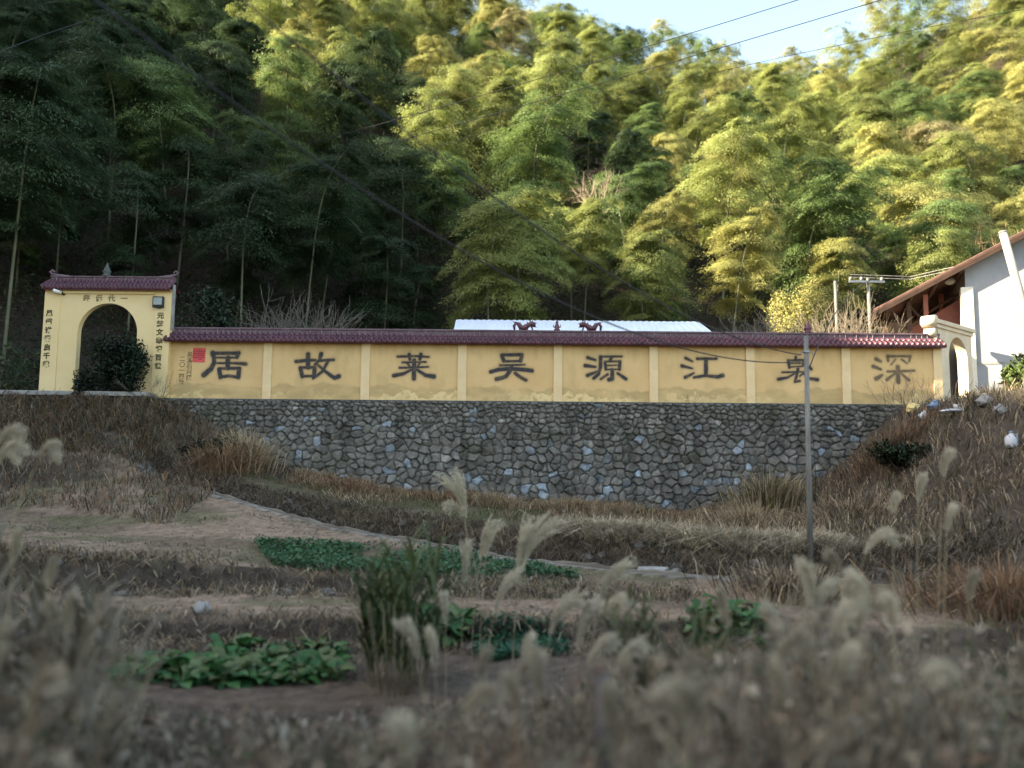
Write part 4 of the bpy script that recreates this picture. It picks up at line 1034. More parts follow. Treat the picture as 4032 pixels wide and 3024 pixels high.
F4.add(V, Qs, np.repeat(pal(BROWN + GREY + GREY + [(.24, .20, .145), (.32, .27, .2), (.05, .07, .03), (.19, .13, .09)], n, g) * 1.1, 4, axis=0))
F4.build('foreground_brush', M_BLADE, 'tangled withered grass and brush in the blurred foreground', 'brush')

# clumps of straw that stand out on the banks
g = np.random.default_rng(5)
def grass_clump(px, py, Y, n, r, h, cols, label, spread=.6, w=.02):
    c = at(px, py, Y); F_ = Field(); tuft(F_, c[0], Y, n, r, h, cols, g, spread, w)
    o = F_.build('grass_tussock', M_BLADE, None, None)
    tag(o, label, 'grass tussock', kind='thing')
grass_clump(222, 450, 22.8, 900, .5, .85, RUST, 'rusty haystack like tussock on the bank below the left end of the stone wall', .7)
grass_clump(250, 432, 23.7, 700, .4, 1.0, STRAW, 'pale straw tussock leaning on the left corner of the stone wall', .5)
grass_clump(345, 468, 23.6, 700, .7, .45, RUST, 'low rusty tussock at the wall foot below the second character', .8)
grass_clump(460, 482, 24.0, 700, .6, .45, RUST, 'reddish dry tussock at the wall foot left of the tall white plume', .6)
grass_clump(497, 505, 23.5, 800, .4, .55, STRAW, 'round straw tussock at the wall foot right of the tall white plume', .8)
grass_clump(572, 508, 23.6, 800, .45, .6, STRAW, 'straw tussock with a dark hollow at the middle of the wall foot', .7)
grass_clump(625, 512, 23.8, 600, .5, .5, STRAW, 'spiky straw tussock at the wall foot below the wall pillar', .5)
grass_clump(768, 490, 23.0, 1100, .5, 1.3, STRAW + OLIVE, 'tall tan tussock against the stone wall left of the pole', .45)
grass_clump(745, 520, 20.5, 700, .5, .7, STRAW, 'loose straw tussock on the bank left of the pole', .8)
grass_clump(850, 500, 20.0, 800, .7, .6, STRAW + BROWN, 'dry straw tussock on the bank right of the pole', .8)
grass_clump(890, 455, 22.5, 900, .7, .8, RUST + BROWN, 'brown tussock high on the right bank', .6)
grass_clump(1000, 512, 12.0, 1200, .7, .75, RUST, 'broad rusty brown bush of grass at the right edge', .7)
grass_clump(780, 575, 13.6, 900, .6, .5, BROWN + STRAW, 'dark brown tussock beside the foot of the field pole', .8)

# ------------------------------------------------------------------ silver grass plumes
M_PLUME = leaf_mat('plume_fluff', False, False, .35, base=(.54, .485, .37), rough=.9, var=.15, vscale=6)
M_STALK = mat('dry_stalk', (.22, .18, .11), (.32, .27, .17), rough=.8)
def plume_proto(seed, H, L_, bend, fan):
    """stalk from z=0 to H, then a feathery panicle of length L_ arching to +x"""
    g = np.random.default_rng(seed)
    ts = np.linspace(0, 1, 9)
    stalk = np.stack([.10 * H * ts ** 2 * bend, np.zeros(9), H * ts], 1)
    st = MB().tube([tuple(p) for p in stalk], [.0065 * (1 - .5 * t) for t in ts], 5)
    top = stalk[-1]; P, D, LL, WW = [], [], [], []
    ns = 22
    for k in range(ns):
        b0 = k / ns * .45; Ls = L_ * (1 - b0) * g.uniform(.75, 1.08); s_ = np.linspace(0, 1, 46)
        sp = g.normal(0, fan); cv = bend * g.uniform(.6, 1.3)
        ang = .10 * bend + cv * s_ * 1.1
        dx = np.cumsum(np.sin(ang)) / 46 * Ls; dz = np.cumsum(np.cos(ang)) / 46 * Ls
        px = top[0] + b0 * L_ * .25 * bend + dx + sp * s_ * Ls * .5; pz = top[2] + b0 * L_ * .9 + dz - b0 * .2 * L_ * bend; py = g.normal(0, fan) * s_ * Ls * .6
        pts = np.stack([px, np.broadcast_to(py, px.shape), pz], 1)
        for m_ in range(2):
            P.append(pts + g.normal(0, .004, pts.shape)); tn = np.gradient(pts, axis=0)
            D.append(unit(unit(tn) + g.normal(0, .5, pts.shape)))
            LL.append(g.uniform(.022, .05, 46)); WW.append(g.uniform(.006, .011, 46))
    P = np.concatenate(P); D = np.concatenate(D); n = len(P)
    V, Qs = quads_from(P, D, unit(np.cross(D, g.normal(0, 1, (n, 3)))), np.concatenate(LL), np.concatenate(WW))
    me = bpy.data.meshes.new('stalk'); me.from_pydata(st.v, [], st.f); me.update(); me.materials.append(M_STALK)
    fm = np_mesh('plume', V, Qs); fm.materials.append(M_PLUME); return me, fm, H, L_
PLP = {}
def plume(px, py, px2, py2, Y, label, group=None, fan=None, bend=None, fluff=None):
    """plume whose panicle runs from pixel (px,py) to (px2,py2); pixels are those of a 2212 px wide picture"""
    global gpl
    k = 1024 / 2212
    a, b = at(px * k, py * k, Y), at(px2 * k, py2 * k, Y)
    L_ = max(.12, np.linalg.norm(b - a)) * 1.05
    zg = gz(a[0], Y); H = max(.3, a[2] - zg + .05)
    tilt = math.atan2(abs(b[0] - a[0]), max(b[2] - a[2], .02))
    bd = np.clip(tilt / .62, .15, 2.4) if bend is None else bend
    me, fm, _, _ = plume_proto(int(px * 7 + py), H, L_, bd, fan or .17)
    rz = 0 if b[0] > a[0] else math.pi
    s_ = 1 if b[0] > a[0] else -1
    e_ = empty('silver_grass', (a[0] - s_ * .10 * H * bd, Y, zg - .05), rz + random.uniform(-.25, .25), label, 'silver grass', group); e_['kind'] = 'thing'
    link('stalk', me, None, e_); link('plume', fm, None, e_)
    if fluff: fm.materials.clear(); fm.materials.append(fluff)
for i, (A, B, Y, lb) in enumerate([
    ((1003, 1118), (950, 1022), 11.5, 'tallest white plume curving left in front of the stone wall'),
    ((1006, 1122), (985, 1018), 11.5, 'upright white plume just right of the tallest plume before the stone wall'),
    ((1000, 1118), (950, 1090), 11.5, 'short side plume drooping left under the tallest white plume'),
    ((1036, 1216), (1075, 1126), 10.0, 'slim plume leaning right over the grassy bank'),
    ((1048, 1205), (1062, 1150), 10.0, 'thin plume between the slim leaning plume and the straight one'),
    ((1002, 1262), (1008, 1172), 9.5, 'straight slim plume before the green crop row'),
    ((1118, 1250), (1150, 1122), 9.5, 'long plume rising from the crop row and bowing right'),
    ((1128, 1240), (1208, 1112), 9.5, 'long pale plume bent furthest right above the path'),
    ((1066, 1335), (1128, 1232), 8.5, 'broad plume in the middle before the soil plot'),
    ((962, 1350), (955, 1285), 8.5, 'small fan shaped plume right of the green reed clump'),
    ((1296, 1300), (1372, 1216), 8.5, 'broad plume leaning right below the pale stone on the path'),
    ((1188, 1375), (1262, 1285), 7.5, 'broad plume leaning right in the middle of the foreground'),
    ((1248, 1410), (1292, 1300), 7.5, 'upright plume left of the second reed clump'),
    ((1300, 1350), (1370, 1285), 7.5, 'ragged plume in front of the second reed clump'),
    ((1272, 1440), (1340, 1380), 6.6, 'drooping plume beside the grey stake'),
    ((1330, 1460), (1420, 1400), 6.0, 'curled plume right of the grey stake'),
    ((905, 1430), (868, 1340), 6.2, 'pale plume leaning left below the green reed clump'),
    ((940, 1440), (925, 1365), 6.2, 'pale upright plume below the green reed clump'),
    ((1130, 1425), (1150, 1375), 6.6, 'small pale plume in front of the far cress bed'),
    ((1752, 1320), (1742, 1218), 6.0, 'blurred plume at the foot of the field pole'),
    ((1760, 1330), (1795, 1260), 6.0, 'blurred fan plume just right of the field pole foot'),
    ((1690, 1400), (1650, 1312), 5.5, 'blurred flat topped plume left of the field pole foot'),
    ((1700, 1440), (1690, 1395), 5.5, 'blurred short plume under the flat topped plume'),
    ((1870, 1200), (1945, 1150), 8.0, 'blurred plume bowed into a hook on the right bank'),
    ((1985, 1085), (1995, 1030), 8.0, 'round blurred plume high on the right bank'),
    ((2035, 1030), (2050, 975), 8.0, 'topmost blurred plume on the right bank'),
    ((1930, 1110), (1935, 1070), 8.0, 'small blurred plume left of the round ones on the right bank'),
    ((2045, 1150), (2060, 1095), 7.0, 'lowest of the round blurred plumes on the right bank'),
    ((1830, 1310), (1832, 1240), 5.5, 'tall blurred plume in the right foreground'),
    ((1868, 1330), (1850, 1250), 5.0, 'wide blurred plume in the right foreground'),
    ((1930, 1360), (1915, 1290), 4.6, 'faint plume right of the wide blurred one'),
    ((1800, 1400), (1850, 1300), 4.6, 'pale bent plume below the tall blurred plume'),
    ((1820, 1480), (1845, 1400), 4.2, 'pale narrow plume low in the right foreground'),
    ((2060, 1480), (1990, 1440), 3.6, 'large pale plume drooping left low at the right'),
    ((0, 1010), (82, 968), 6.5, 'big pale plume lying sideways at the left edge'),
    ((-10, 960), (45, 930), 6.5, 'pale wisp above the big plume at the left edge'),
    ((110, 985), (165, 1012), 7.0, 'short pale plume drooping right of the left edge plume'),
    ((1480, 1590), (1420, 1500), 3.4, 'blurred pale plume bent left near the bottom right'),
    ((880, 1640), (870, 1600), 2.8, 'white blurred tuft at the bottom centre')]):
    plume(*A, *B, Y, lb)

gg = np.random.default_rng(404); M_DULL = leaf_mat('dull_plume_fluff', False, False, .3, base=(.40, .345, .255), rough=.9, var=.25, vscale=4)
for lb, grp, n_, X0, X1, Y0_, Y1_, d0, d1 in [
    ('blurred pale plume in the dense reeds of the right foreground', 'plumes of the dense reeds in the right foreground', 10, 1560, 2230, 1230, 1560, 3.4, 6.5),
    ('blurred pale plume in the low middle foreground', 'plumes of the low middle foreground', 10, 1000, 1560, 1440, 1600, 3.2, 5.2),
    ('blurred pale plume among the tall stalks at the left', 'plumes among the tall stalks at the left', 6, -10, 160, 1180, 1560, 3.6, 6.5)]:
    for _ in range(n_):
        x_, y_ = gg.uniform(X0, X1), gg.uniform(Y0_, Y1_); Yd = float(np.interp(y_, [Y0_, Y1_], [d1, d0])); ln = 420 / Yd * gg.uniform(.7, 1.2)
        plume(x_, y_, x_ + gg.normal(.12, .35) * ln, y_ - ln * gg.uniform(.7, 1), Yd, lb, grp, .075, None, M_DULL)

# ------------------------------------------------------------------ green reeds, crops, shrubs
M_REED = leaf_mat('reed_leaf', True, False, .25, rough=.5, var=.25, vscale=3)
def reed_clump(px, py, Y, h, n, r, label, cols):
    c = at(px * 1024 / 2212, py * 1024 / 2212, Y); zg = gz(c[0], Y); g = np.random.default_rng(int(px))
    e_ = empty('reed_clump', (c[0], Y, zg), 0, label, 'reeds')
    V_, Q_, C_ = [], [], []; k = 0
    st = MB()
    for i in range(n):
        a = g.uniform(0, math.tau); q = r * math.sqrt(g.random()); b = np.array([q * math.cos(a), q * math.sin(a), -.05]); hs = h * g.uniform(.55, 1.0)
        tilt = np.array([math.cos(a), math.sin(a), 0]) * .22 * q / r
        st.tube([b, b + np.array([0, 0, hs * .6]) + tilt * hs], [.007, .003], 5)
        for j in range(9):
            t = g.uniform(.12, .68); p0 = b + np.array([0, 0, hs * t]) + tilt * hs * t; Lb = g.uniform(.3, .62) * h * .62; a2 = g.uniform(0, math.tau); o_ = np.array([math.cos(a2), math.sin(a2), 0])
            s_ = np.linspace(0, 1, 7); pts = p0 + o_ * (Lb * .62 * s_ ** 1.25)[:, None]; pts[:, 2] += Lb * (1.05 * s_ - .62 * g.uniform(.3, 1.4) * s_ ** 2.6)
            sd = np.array([-o_[1], o_[0], .2]); wv = .021 * np.sin(np.pi * np.clip(s_ * .93 + .07, 0, 1)) ** .6 * h / 1.2
            vv = np.empty((14, 3)); vv[0::2] = pts + sd * (wv * .5)[:, None]; vv[1::2] = pts - sd * (wv * .5)[:, None]
            V_.append(vv); b_ = np.arange(6)[:, None] * 2 + k; Q_.append(b_ + np.array([[0, 1, 3, 2]])); k += 14
            C_.append(np.tile(pal(cols, 1, g), (14, 1)))
    link('reed_leaves', np_mesh('reed_leaves', np.concatenate(V_), np.concatenate(Q_), np.concatenate(C_)), M_REED, e_)
    st.build('reed_stems', M_STALK, e_, True)
reed_clump(862, 1350, 9.0, 2.0, 34, .36, 'dark green clump of tall arching reeds in the middle foreground', [(.05, .075, .025), (.035, .055, .018), (.08, .095, .035)])
reed_clump(908, 1330, 9.3, 2.1, 10, .18, 'thinner green reeds behind the right side of the dark reed clump', [(.07, .095, .035), (.05, .075, .025)])
reed_clump(1440, 1400, 7.0, 1.75, 22, .32, 'olive reed clump right of the plumes in the foreground', [(.09, .095, .04), (.06, .075, .028), (.13, .12, .06)])
reed_clump(1395, 1080 + 0, 22.0, .8, 5, .2, 'small green reed tuft growing at the wall foot left of the pole', [(.07, .09, .035), (.05, .07, .025)])
reed_clump(118, 1260, 6.8, 2.1, 14, .28, 'withered grey reeds standing near the left edge', [(.13, .11, .075), (.095, .085, .055), (.17, .15, .105)])
reed_clump(90, 1480, 4.6, 1.6, 20, .35, 'withered straw reeds low at the left edge', [(.15, .125, .085), (.10, .083, .058), (.21, .18, .125)])
reed_clump(20, 1380, 5.2, 1.75, 20, .38, 'bleached reeds cut by the left edge', [(.16, .132, .09), (.10, .083, .058)])
reed_clump(2080, 1420, 5.0, 1.1, 14, .35, 'grey green reeds low at the right edge', [(.11, .12, .06), (.15, .14, .09), (.07, .085, .04)])
reed_clump(1880, 1450, 5.2, 1.0, 12, .32, 'straw coloured reeds in the right foreground', [(.20, .18, .12), (.13, .125, .07)])
reed_clump(1990, 1330, 6.5, 1.0, 12, .3, 'tan reeds on the near right bank', [(.22, .185, .12), (.14, .12, .075)])

M_CROP = leaf_mat('crop_leaf', True, False, .25, rough=.45, var=.25, vscale=4)
def crop_bed(poly, n, size, name, label, cols, hh=.13):
    g = np.random.default_rng(n); A = np.array(poly)
    P = []
    while len(P) < n:
        p = np.array([g.uniform(A[:, 0].min(), A[:, 0].max()), g.uniform(A[:, 1].min(), A[:, 1].max())]); ins = False; j = len(A) - 1
        for i in range(len(A)):
            if (A[i, 1] > p[1]) != (A[j, 1] > p[1]) and p[0] < (A[j, 0] - A[i, 0]) * (p[1] - A[i, 1]) / (A[j, 1] - A[i, 1]) + A[i, 0]: ins = not ins
            j = i
        if ins and vnoise(p[0] * 1.5, p[1] * 1.5) > .30 + .12 * g.normal(): P.append(p)
    P = np.array(P); Z_ = ground_z(P[:, 0], P[:, 1])
    P = np.stack([P[:, 0], P[:, 1], Z_ + g.uniform(.02, hh, n) * (.6 + .6 * vnoise(P[:, 0] * 2, P[:, 1] * 2))], 1)
    D = unit(g.normal(0, 1, (n, 3)) * np.array([1, 1, .35]) + np.array([0, 0, .25]))
    V, Qs = quads_from(P, D, unit(np.cross(D, np.array([0, 0, 1.]) + g.normal(0, .35, (n, 3)))), size * g.uniform(.6, 1.3, n), size * .75 * g.uniform(.6, 1.2, n))
    o = link(name, np_mesh(name, V, Qs, np.repeat(pal(cols, n, g), 4, axis=0)), M_CROP)
    tag(o, label, 'crop', kind='stuff')
def gxy(px, py):
    """ground point under a pixel of the 2212 px wide picture"""
    k = 1024 / 2212; Y = 6.0
    while Y < 24.5:
        p = at(px * k, py * k, Y)
        if p[2] <= gz(p[0], Y) + .06: return (p[0], Y)
        Y += .05
    return (p[0], Y)
crop_bed([gxy(*q) for q in ((548, 1166), (700, 1172), (900, 1180), (1100, 1204), (1255, 1240), (1245, 1250), (900, 1242), (680, 1240), (600, 1220))], 9000, .085, 'cress_bed', 'low dark green crop covering the plot beside the concrete path', [(.042, .11, .048), (.055, .13, .055), (.03, .08, .036), (.08, .145, .06)], .15)
crop_bed([gxy(*q) for q in ((1030, 1345), (1210, 1345), (1240, 1410), (1030, 1420))], 2600, .075, 'cress_bed', 'blue green crop patch behind the foreground plumes', [(.034, .11, .06), (.045, .14, .07), (.026, .085, .045)], .15)
def leafy_proto(seed, s_, cols):
    g = np.random.default_rng(seed); V_, Q_, C_ = [], [], []; k = 0
    for i in range(13):
        a = i * 2.4 + g.uniform(-.3, .3); o_ = np.array([math.cos(a), math.sin(a), 0]); sd = np.array([-o_[1], o_[0], 0]); Lb = s_ * g.uniform(.7, 1.15); up = g.uniform(.35, 1.15)
        s = np.linspace(0, 1, 6); pts = o_ * (Lb * .8 * s)[:, None]; pts[:, 2] += Lb * (up * s - .55 * s ** 2.4)
        wv = Lb * .48 * np.array([.10, .14, .62, 1.0, .8, .12]) * g.uniform(.8, 1.15); lift = np.array([0, 0, 1.]) * .15
        rows = [pts + (sd + lift) * (wv * .5)[:, None], pts, pts + (-sd + lift) * (wv * .5)[:, None]]
        vv = np.concatenate(rows) + g.normal(0, .012 * s_ / .3, (18, 3)); V_.append(vv)
        for r_ in range(2):
            b_ = np.arange(5)[:, None]; Q_.append(np.concatenate([b_ + 6 * r_, b_ + 1 + 6 * r_, b_ + 7 + 6 * r_, b_ + 6 + 6 * r_], 1) + k)
        C_.append(np.tile(pal(cols, 1, g), (18, 1))); k += 18
    return np_mesh('leafy_green', np.concatenate(V_), np.concatenate(Q_), np.concatenate(C_))
M_MUST = leaf_mat('mustard_leaf', True, False, .25, rough=.42, var=.3, vscale=7)
LP = [leafy_proto(40 + i, .34, [(.045, .135, .034), (.034, .10, .032), (.065, .155, .05), (.10, .13, .05)]) for i in range(4)]
for q in LP: q.materials.append(M_MUST); q.polygons.foreach_set('use_smooth', np.ones(len(q.polygons), bool))
g = np.random.default_rng(9); ig = 0
def greens(x0, y0, x1, y1, nx_, ny_, label, group, sc=1.0):
    for j in range(ny_):
        for i in range(nx_):
            px = x0 + (x1 - x0) * (i + .5 + g.uniform(-.3, .3)) / nx_; py = y0 + (y1 - y0) * (j + .5 + g.uniform(-.3, .3)) / ny_
            q = gxy(px, py); o = bpy.data.objects.new('mustard_green', LP[int(g.integers(4))]); COL.objects.link(o)
            o.location = (q[0], q[1], gz(*q) - .02); o.rotation_euler = (0, 0, g.uniform(0, 6.3)); s_ = sc * g.uniform(.55, 1.25); o.scale = (s_, s_, s_)
            tag(o, label, 'leafy green', group)
greens(268, 1425, 520, 1475, 9, 2, 'leafy bright green vegetable in the left half of the near bed', 'vegetables in the left half of the near bed')
greens(470, 1385, 735, 1470, 8, 4, 'leafy bright green vegetable in the right half of the near bed', 'vegetables in the right half of the near bed')
greens(915, 1335, 1010, 1395, 4, 3, 'bright green vegetable right of the dark reed clump', 'vegetables right of the dark reed clump')
greens(1500, 1305, 1650, 1400, 5, 4, 'green vegetable in the small bed left of the field pole foot', 'vegetables left of the field pole foot', 1.15)

def shrub(name, label, cx, cy, z0, rx, ry, rz, n, cols, sz, stems=5, cat='shrub', wts=None):
    g = np.random.default_rng(int(abs(cx) * 100 + cy)); e_ = empty(name, (cx, cy, z0), 0, label, cat)
    nb_ = 26; cb = unit(g.normal(0, 1, (nb_, 3))); cb *= (g.random((nb_, 1)) ** .4); cb = cb * np.array([rx, ry, rz]) * .78 + np.array([0, 0, rz]); rr = g.uniform(.25, .45, nb_)
    i = g.integers(0, nb_, n); P = cb[i] + unit(g.normal(0, 1, (n, 3))) * (rr[i] * g.random(n) ** .45)[:, None] * np.array([rx, ry, rz])
    P[:, 2] = np.maximum(P[:, 2], .02)
    D = unit(g.normal(0, 1, (n, 3)) + np.array([0, 0, .3])); V, Qs = quads_from(P, D, unit(np.cross(D, g.normal(0, 1, (n, 3)))), sz * g.uniform(.6, 1.3, n), sz * .45 * g.uniform(.6, 1.3, n))
    o_ = unit(.6 * unit((P - cb[i]) / np.array([rx, ry, rz])) + .5 * unit((P - np.array([0, 0, rz * .8])) / np.array([rx, ry, rz])) + np.array([0, 0, .15]))
    link('foliage', np_mesh('foliage', V, Qs, np.repeat(pal(cols, n, g), 4, axis=0), np.repeat(unit(o_ + .25 * g.normal(0, 1, (n, 3))), 4, axis=0)), M_REED, e_)
    st = MB()
    for k in range(stems):
        t_ = cb[int(g.integers(nb_))]; st.tube([(t_[0] * .15, t_[1] * .15, -.1), tuple(t_ * .55), tuple(t_)], [.03, .02, .008], 6)
    st.build('stems', M_WOOD, e_, True)
DG = [(.022, .040, .024), (.030, .052, .028), (.04, .062, .034)]
c = at(118, 372, 24.2); shrub('evergreen_shrub', 'dark evergreen shrub growing in front of the gate opening', c[0], 24.3, 4.5, 1.12, .55, 1.38, 9000, DG, .10)
c = at(83, 385, 24.2); shrub('evergreen_shrub', 'small dark shrub at the left foot of the gate arch', c[0], 24.2, 4.6, .35, .3, .62, 1500, DG, .09)
c = at(205, 322, 28); shrub('evergreen_shrub', 'dark rounded shrub showing above the left end of the wall coping', c[0], 28, 5.0, 1.7, 1.2, 2.15, 8000, [(.03, .05, .026), (.045, .07, .035), (.06, .085, .045)], .14)
c = at(300, 325, 31); shrub('evergreen_shrub', 'low green shrub behind the coping right of the bare twiggy bush', c[0] + 1.0, 31, 5.0, 1.2, 1.2, 1.75, 3500, [(.04, .065, .03), (.055, .08, .04)], .14)
c = at(795, 300, 36.5); shrub('bamboo_bush', 'round bright yellow bamboo bush behind the wall left of the field pole', c[0], 36.5, 5.0, 1.75, 1.6, 3.65, 60000, [(.46, .42, .14), (.36, .36, .12), (.5, .44, .15)], .085, cat='bush')
c = at(885, 425, 22); shrub('evergreen_shrub', 'dark green weed shrub on the right bank below the rubble', at(905, 450, 21)[0], 21, gz(at(905, 450, 21)[0], 21) - .1, .9, .7, .5, 2600, [(.03, .05, .022), (.045, .06, .028)], .1)
c = at(1018, 405, 20); shrub('evergreen_shrub', 'bright green bush at the right edge below the white house', at(1022, 400, 21)[0], 21, gz(at(1022, 400, 21)[0], 21) - .1, .5, .5, .62, 2200, [(.08, .12, .03), (.11, .14, .04)], .13)
c = at(220, 435, 23.4); shrub('creeper_mound', 'dark green creeper mound on the bank below the left end of the yellow wall', c[0], 23.5, gz(c[0], 23.5) - .25, 1.3, .6, .40, 3200, [(.028, .04, .022), (.04, .055, .03), (.05, .055, .032)], .09, cat='creeper')

def twig_bush(label, cx, cy, z0, h, r, n, m, depth=3):
    g = np.random.default_rng(int(abs(cx) * 37)); e_ = empty('bare_shrub', (cx, cy, z0), 0, label, 'bare shrub'); mb = MB()
    def grow(p, d, L_, rad_, k):
        q = p + d * L_; mb.tube([p, p + d * L_ * .5 + g.normal(0, .04 * L_, 3), q], [rad_, rad_ * .8, rad_ * .55], 4, False)
        if k == 0: return
        for _ in range(int(g.integers(2, 4))):
            grow(q if g.random() < .6 else p + d * L_ * .6, unit(d + g.normal(0, .42, 3) + np.array([0, 0, .12])), L_ * g.uniform(.6, .85), rad_ * .6, k - 1)
    for _ in range(n):
        a = g.uniform(0, math.tau); t = g.uniform(.15, 1.0)
        grow(np.array([r * .25 * math.cos(a), r * .25 * math.sin(a), 0]), unit(np.array([math.cos(a) * t * r / h * 1.5, math.sin(a) * t * r / h, 1.0])), h * .38, .018 * h / 2, depth)
    mb.build('twigs', m, e_)
M_TWIG = mat('pale_twig', (.17, .14, .10), (.26, .21, .155), rough=.9); M_TWIGD = mat('grey_twig', (.10, .09, .075), (.16, .145, .12), rough=.9)
twig_bush('pale brown bare twiggy shrub behind the wall left of the house eave', at(842, 320, 29)[0], 29, 5.0, 4.0, 1.6, 44, M_TWIG)
twig_bush('grey bare twiggy shrub behind the wall left of the tall pole', at(760, 325, 30)[0], 30, 5.0, 3.7, 1.5, 34, M_TWIGD)
twig_bush('grey bare bush above the coping over the second character', at(297, 312, 29)[0], 29, 5.0, 4.1, 1.7, 36, M_TWIGD)
twig_bush('thin leafless shrub before the right pier of the gate', at(152, 388, 24.3)[0], 24.3, 4.6, 1.25, .8, 8, M_TWIGD)
twig_bush('thin weeds at the foot of the yellow wall below the sixth pillar', at(692, 400, 24.9)[0], 24.93, base_z - .01, .45, .35, 7, mat('weed_twig', (.16, .13, .05), (.22, .18, .08)), 2)
twig_bush('pink brown leafless tree high among the sunlit bamboo', at(592, 200, 46)[0], 45, at(592, 216, 45)[2], 2.6, 2.2, 14, mat('pinkish_twig', (.34, .25, .18), (.42, .32, .24)))
twig_bush('bare branching sapling at the right end of the yellow wall', at(905, 380, 24.6)[0], 24.5, 4.4, 1.7, 1.2, 9, M_TWIG)
twig_bush('orange brown bare tree on the slope above the house', at(985, 215, 46)[0], 46, gz(at(985, 215, 46)[0], 46), 8.0, 3.6, 24, mat('orange_twig', (.40, .26, .14), (.5, .33, .2)))

# ------------------------------------------------------------------ loose stones and rubbish
M_STONE = mat('field_stone', (.09, .08, .07), (.19, .175, .15), rough=.95, scale=6, bump=.5)
M_STONEP = mat('pale_stone', (.24, .23, .215), (.36, .345, .32), rough=.95, scale=6, bump=.4)
SB = []
for i in range(5):
    m_ = MB().blob((0, 0, 0), 1, .8, .62, 60 + i, .22); me = bpy.data.meshes.new('field_stone'); me.from_pydata(m_.v, [], m_.f); me.update(); me.materials.append(M_STONE); SB.append(me)
g = np.random.default_rng(77)
def stones(n, fn, s0, s1, label, group):
    for _ in range(n):
        x, y = fn(); o = bpy.data.objects.new('field_stone', SB[int(g.integers(5))]); COL.objects.link(o)
        s_ = g.uniform(s0, s1); o.location = (x, y, gz(x, y) + s_ * .08); o.scale = (s_, s_, s_); o.rotation_euler = (g.uniform(-.4, .4), g.uniform(-.4, .4), g.uniform(0, 6)); tag(o, label, 'stone', group)
stones(15, lambda: (lambda x: (x, 13.25 + g.normal(0, .12)))(g.uniform(-9, -1)), .06, .15, 'grey stone in the low step between the two soil plots', 'stones of the step between the soil plots')
stones(11, lambda: (lambda x: (x, 10.95 + g.normal(0, .12)))(g.uniform(-7, 0)), .06, .14, 'grey stone in the dark step behind the near vegetable bed', 'stones of the step behind the vegetable bed')
stones(26, lambda: (lambda x: (x, path_y(x) + g.uniform(.35, .75)))(g.uniform(-9, 0)), .05, .14, 'grey stone in the low bank left of the plumes beside the path', 'stones of the low bank left of the plumes')
stones(30, lambda: (lambda x: (x, path_y(x) + g.uniform(.35, .75)))(g.uniform(1.2, 7.5)), .05, .14, 'grey stone in the dark bank under the straw edge right of the plumes', 'stones of the dark bank right of the plumes')
def put(name, label, cat, px, py, Y, build, dz=0):
    q = gxy(px * 2212 / 1024, py * 2212 / 1024); e_ = empty(name, (q[0], q[1], gz(*q) + dz), 0, label, cat); build(e_); return e_
M_PLAST = mat('white_plastic', (.50, .52, .56), (.60, .62, .66), rough=.4); M_BLUEP = mat('blue_plastic', (.16, .24, .36), (.24, .32, .45), rough=.5); M_PALEB = mat('pale_sack', (.26, .25, .25), (.36, .35, .34), rough=.8); M_YBLK = mat('yellow_plaster_chunk', (.66, .52, .22), (.74, .62, .3), rough=.9)
def bagmesh(mt, rx, ry, rz, sd):
    return lambda e_: (MB().blob((0, 0, rz * .6), rx, ry, rz, sd, .3, 12, 8).build('bag', mt, e_, True), MB().tube([(0, 0, rz * 1.4), (.03, 0, rz * 1.9)], [rx * .25, rx * .4], 7).build('bag_neck', mt, e_, True))
rub = [('plastic_bag', 'white plastic bag on the rubbish slope furthest left', 'rubbish', 924, 416, 23.0, bagmesh(M_PLAST, .13, .12, .10, 1)),
       ('plastic_bag', 'blue plastic sack on the rubbish slope below the white gateway', 'rubbish', 935, 407, 23.4, bagmesh(M_BLUEP, .2, .16, .12, 2)),
       ('plastic_bag', 'flat white sheet of plastic lying along the top of the right bank', 'rubbish', 957, 410, 23.2, bagmesh(M_PLAST, .4, .2, .05, 3)),
       ('plastic_bag', 'crumpled pale sack on the bank top under the house wall', 'rubbish', 985, 402, 22.5, bagmesh(M_PALEB, .2, .18, .13, 4)),
       ('plastic_bag', 'pale crumpled bag on the bank top nearest the right edge', 'rubbish', 1000, 412, 21.5, bagmesh(M_PALEB, .16, .14, .11, 5))]
for r_ in rub: put(*r_)
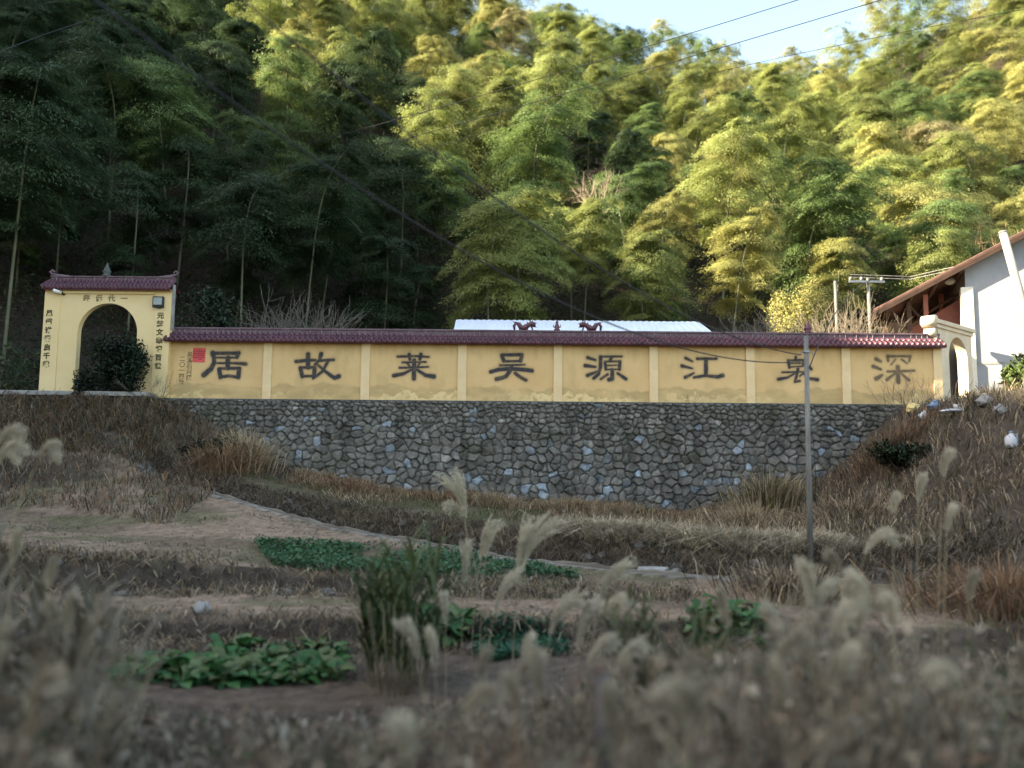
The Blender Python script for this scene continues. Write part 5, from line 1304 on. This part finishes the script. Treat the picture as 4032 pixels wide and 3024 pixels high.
put('plaster_chunk', 'broken yellow plaster block lying at the right end of the stone wall', 'rubble', 913, 409, 23.8, lambda e_: (MB().blob((0, 0, .08), .20, .16, .16, 8, .25, 8, 6).build('chunk', M_YBLK, e_), MB().blob((.26, -.1, .04), .11, .10, .08, 9, .25, 8, 6).build('fragment', M_YBLK, e_)))
def jug(e_):
    MB().lathe([(.02, 0), (.12, .01), (.135, .06), (.135, .19), (.10, .26), (.04, .29), (.04, .32)]).build('jug_body', M_PLAST, e_, True); MB().lathe([(.045, .32), (.045, .35), (.02, .36)]).build('jug_cap', M_BLUEP, e_, True)
    MB().tube([(.05, 0, .28), (.12, 0, .30), (.13, 0, .19)], .012, 6).build('jug_handle', M_PLAST, e_, True)
put('plastic_jug', 'white plastic jug lying bright on the dark right bank', 'jug', 1012, 446, 14.0, jug, .0)
put('pale_slab', 'pale flat stone at the right end of the concrete path', 'stone', 652, 569, 14.45, lambda e_: (MB().prism([(-.30, -.14, .0), (.20, -.17, .0), (.32, .05, .0), (.1, .17, .0), (-.26, .12, .0)], (0, 0, 0), (.02, 0, .09)).build('slab', M_STONEP, e_, bevel=.03), MB().blob((.4, -.12, .03), .10, .08, .06, 4, .2, 8, 6).build('chip', M_STONE, e_)))
tag(MB().blob((0, 0, 0), .13, .10, .09, 33, .25).build('pale_boulder', M_STONEP, None, True, loc=(at(203, 613, 11.6)[0], 11.55, gz(at(203, 613, 11.6)[0], 11.55) + .07)), 'lone white stone on the edge of the lower soil plot', 'stone')
# grey stake in the foreground
c = at(604, 700, 4.2)
sk = empty('wooden_stake', (c[0], 4.2, gz(c[0], 4.2) - .1), 0, 'blurred grey upright stake among the foreground plumes', 'stake')
tz = at(598, 652, 4.2)[2] - gz(c[0], 4.2)
MB().tube([(0, 0, 0), (.01, 0, tz * .5), (-.012, .02, tz)], [.055, .05, .045], 9).build('stake_shaft', mat('weathered_wood', (.05, .045, .042), (.09, .082, .075), rough=.9, scale=4, stretch=(5, 5, .6)), sk, True)
MB().tube([(-.014, .02, tz - .02), (-.016, .02, tz + .02)], [.044, .03], 9).build('stake_top', M_WOOD, sk)
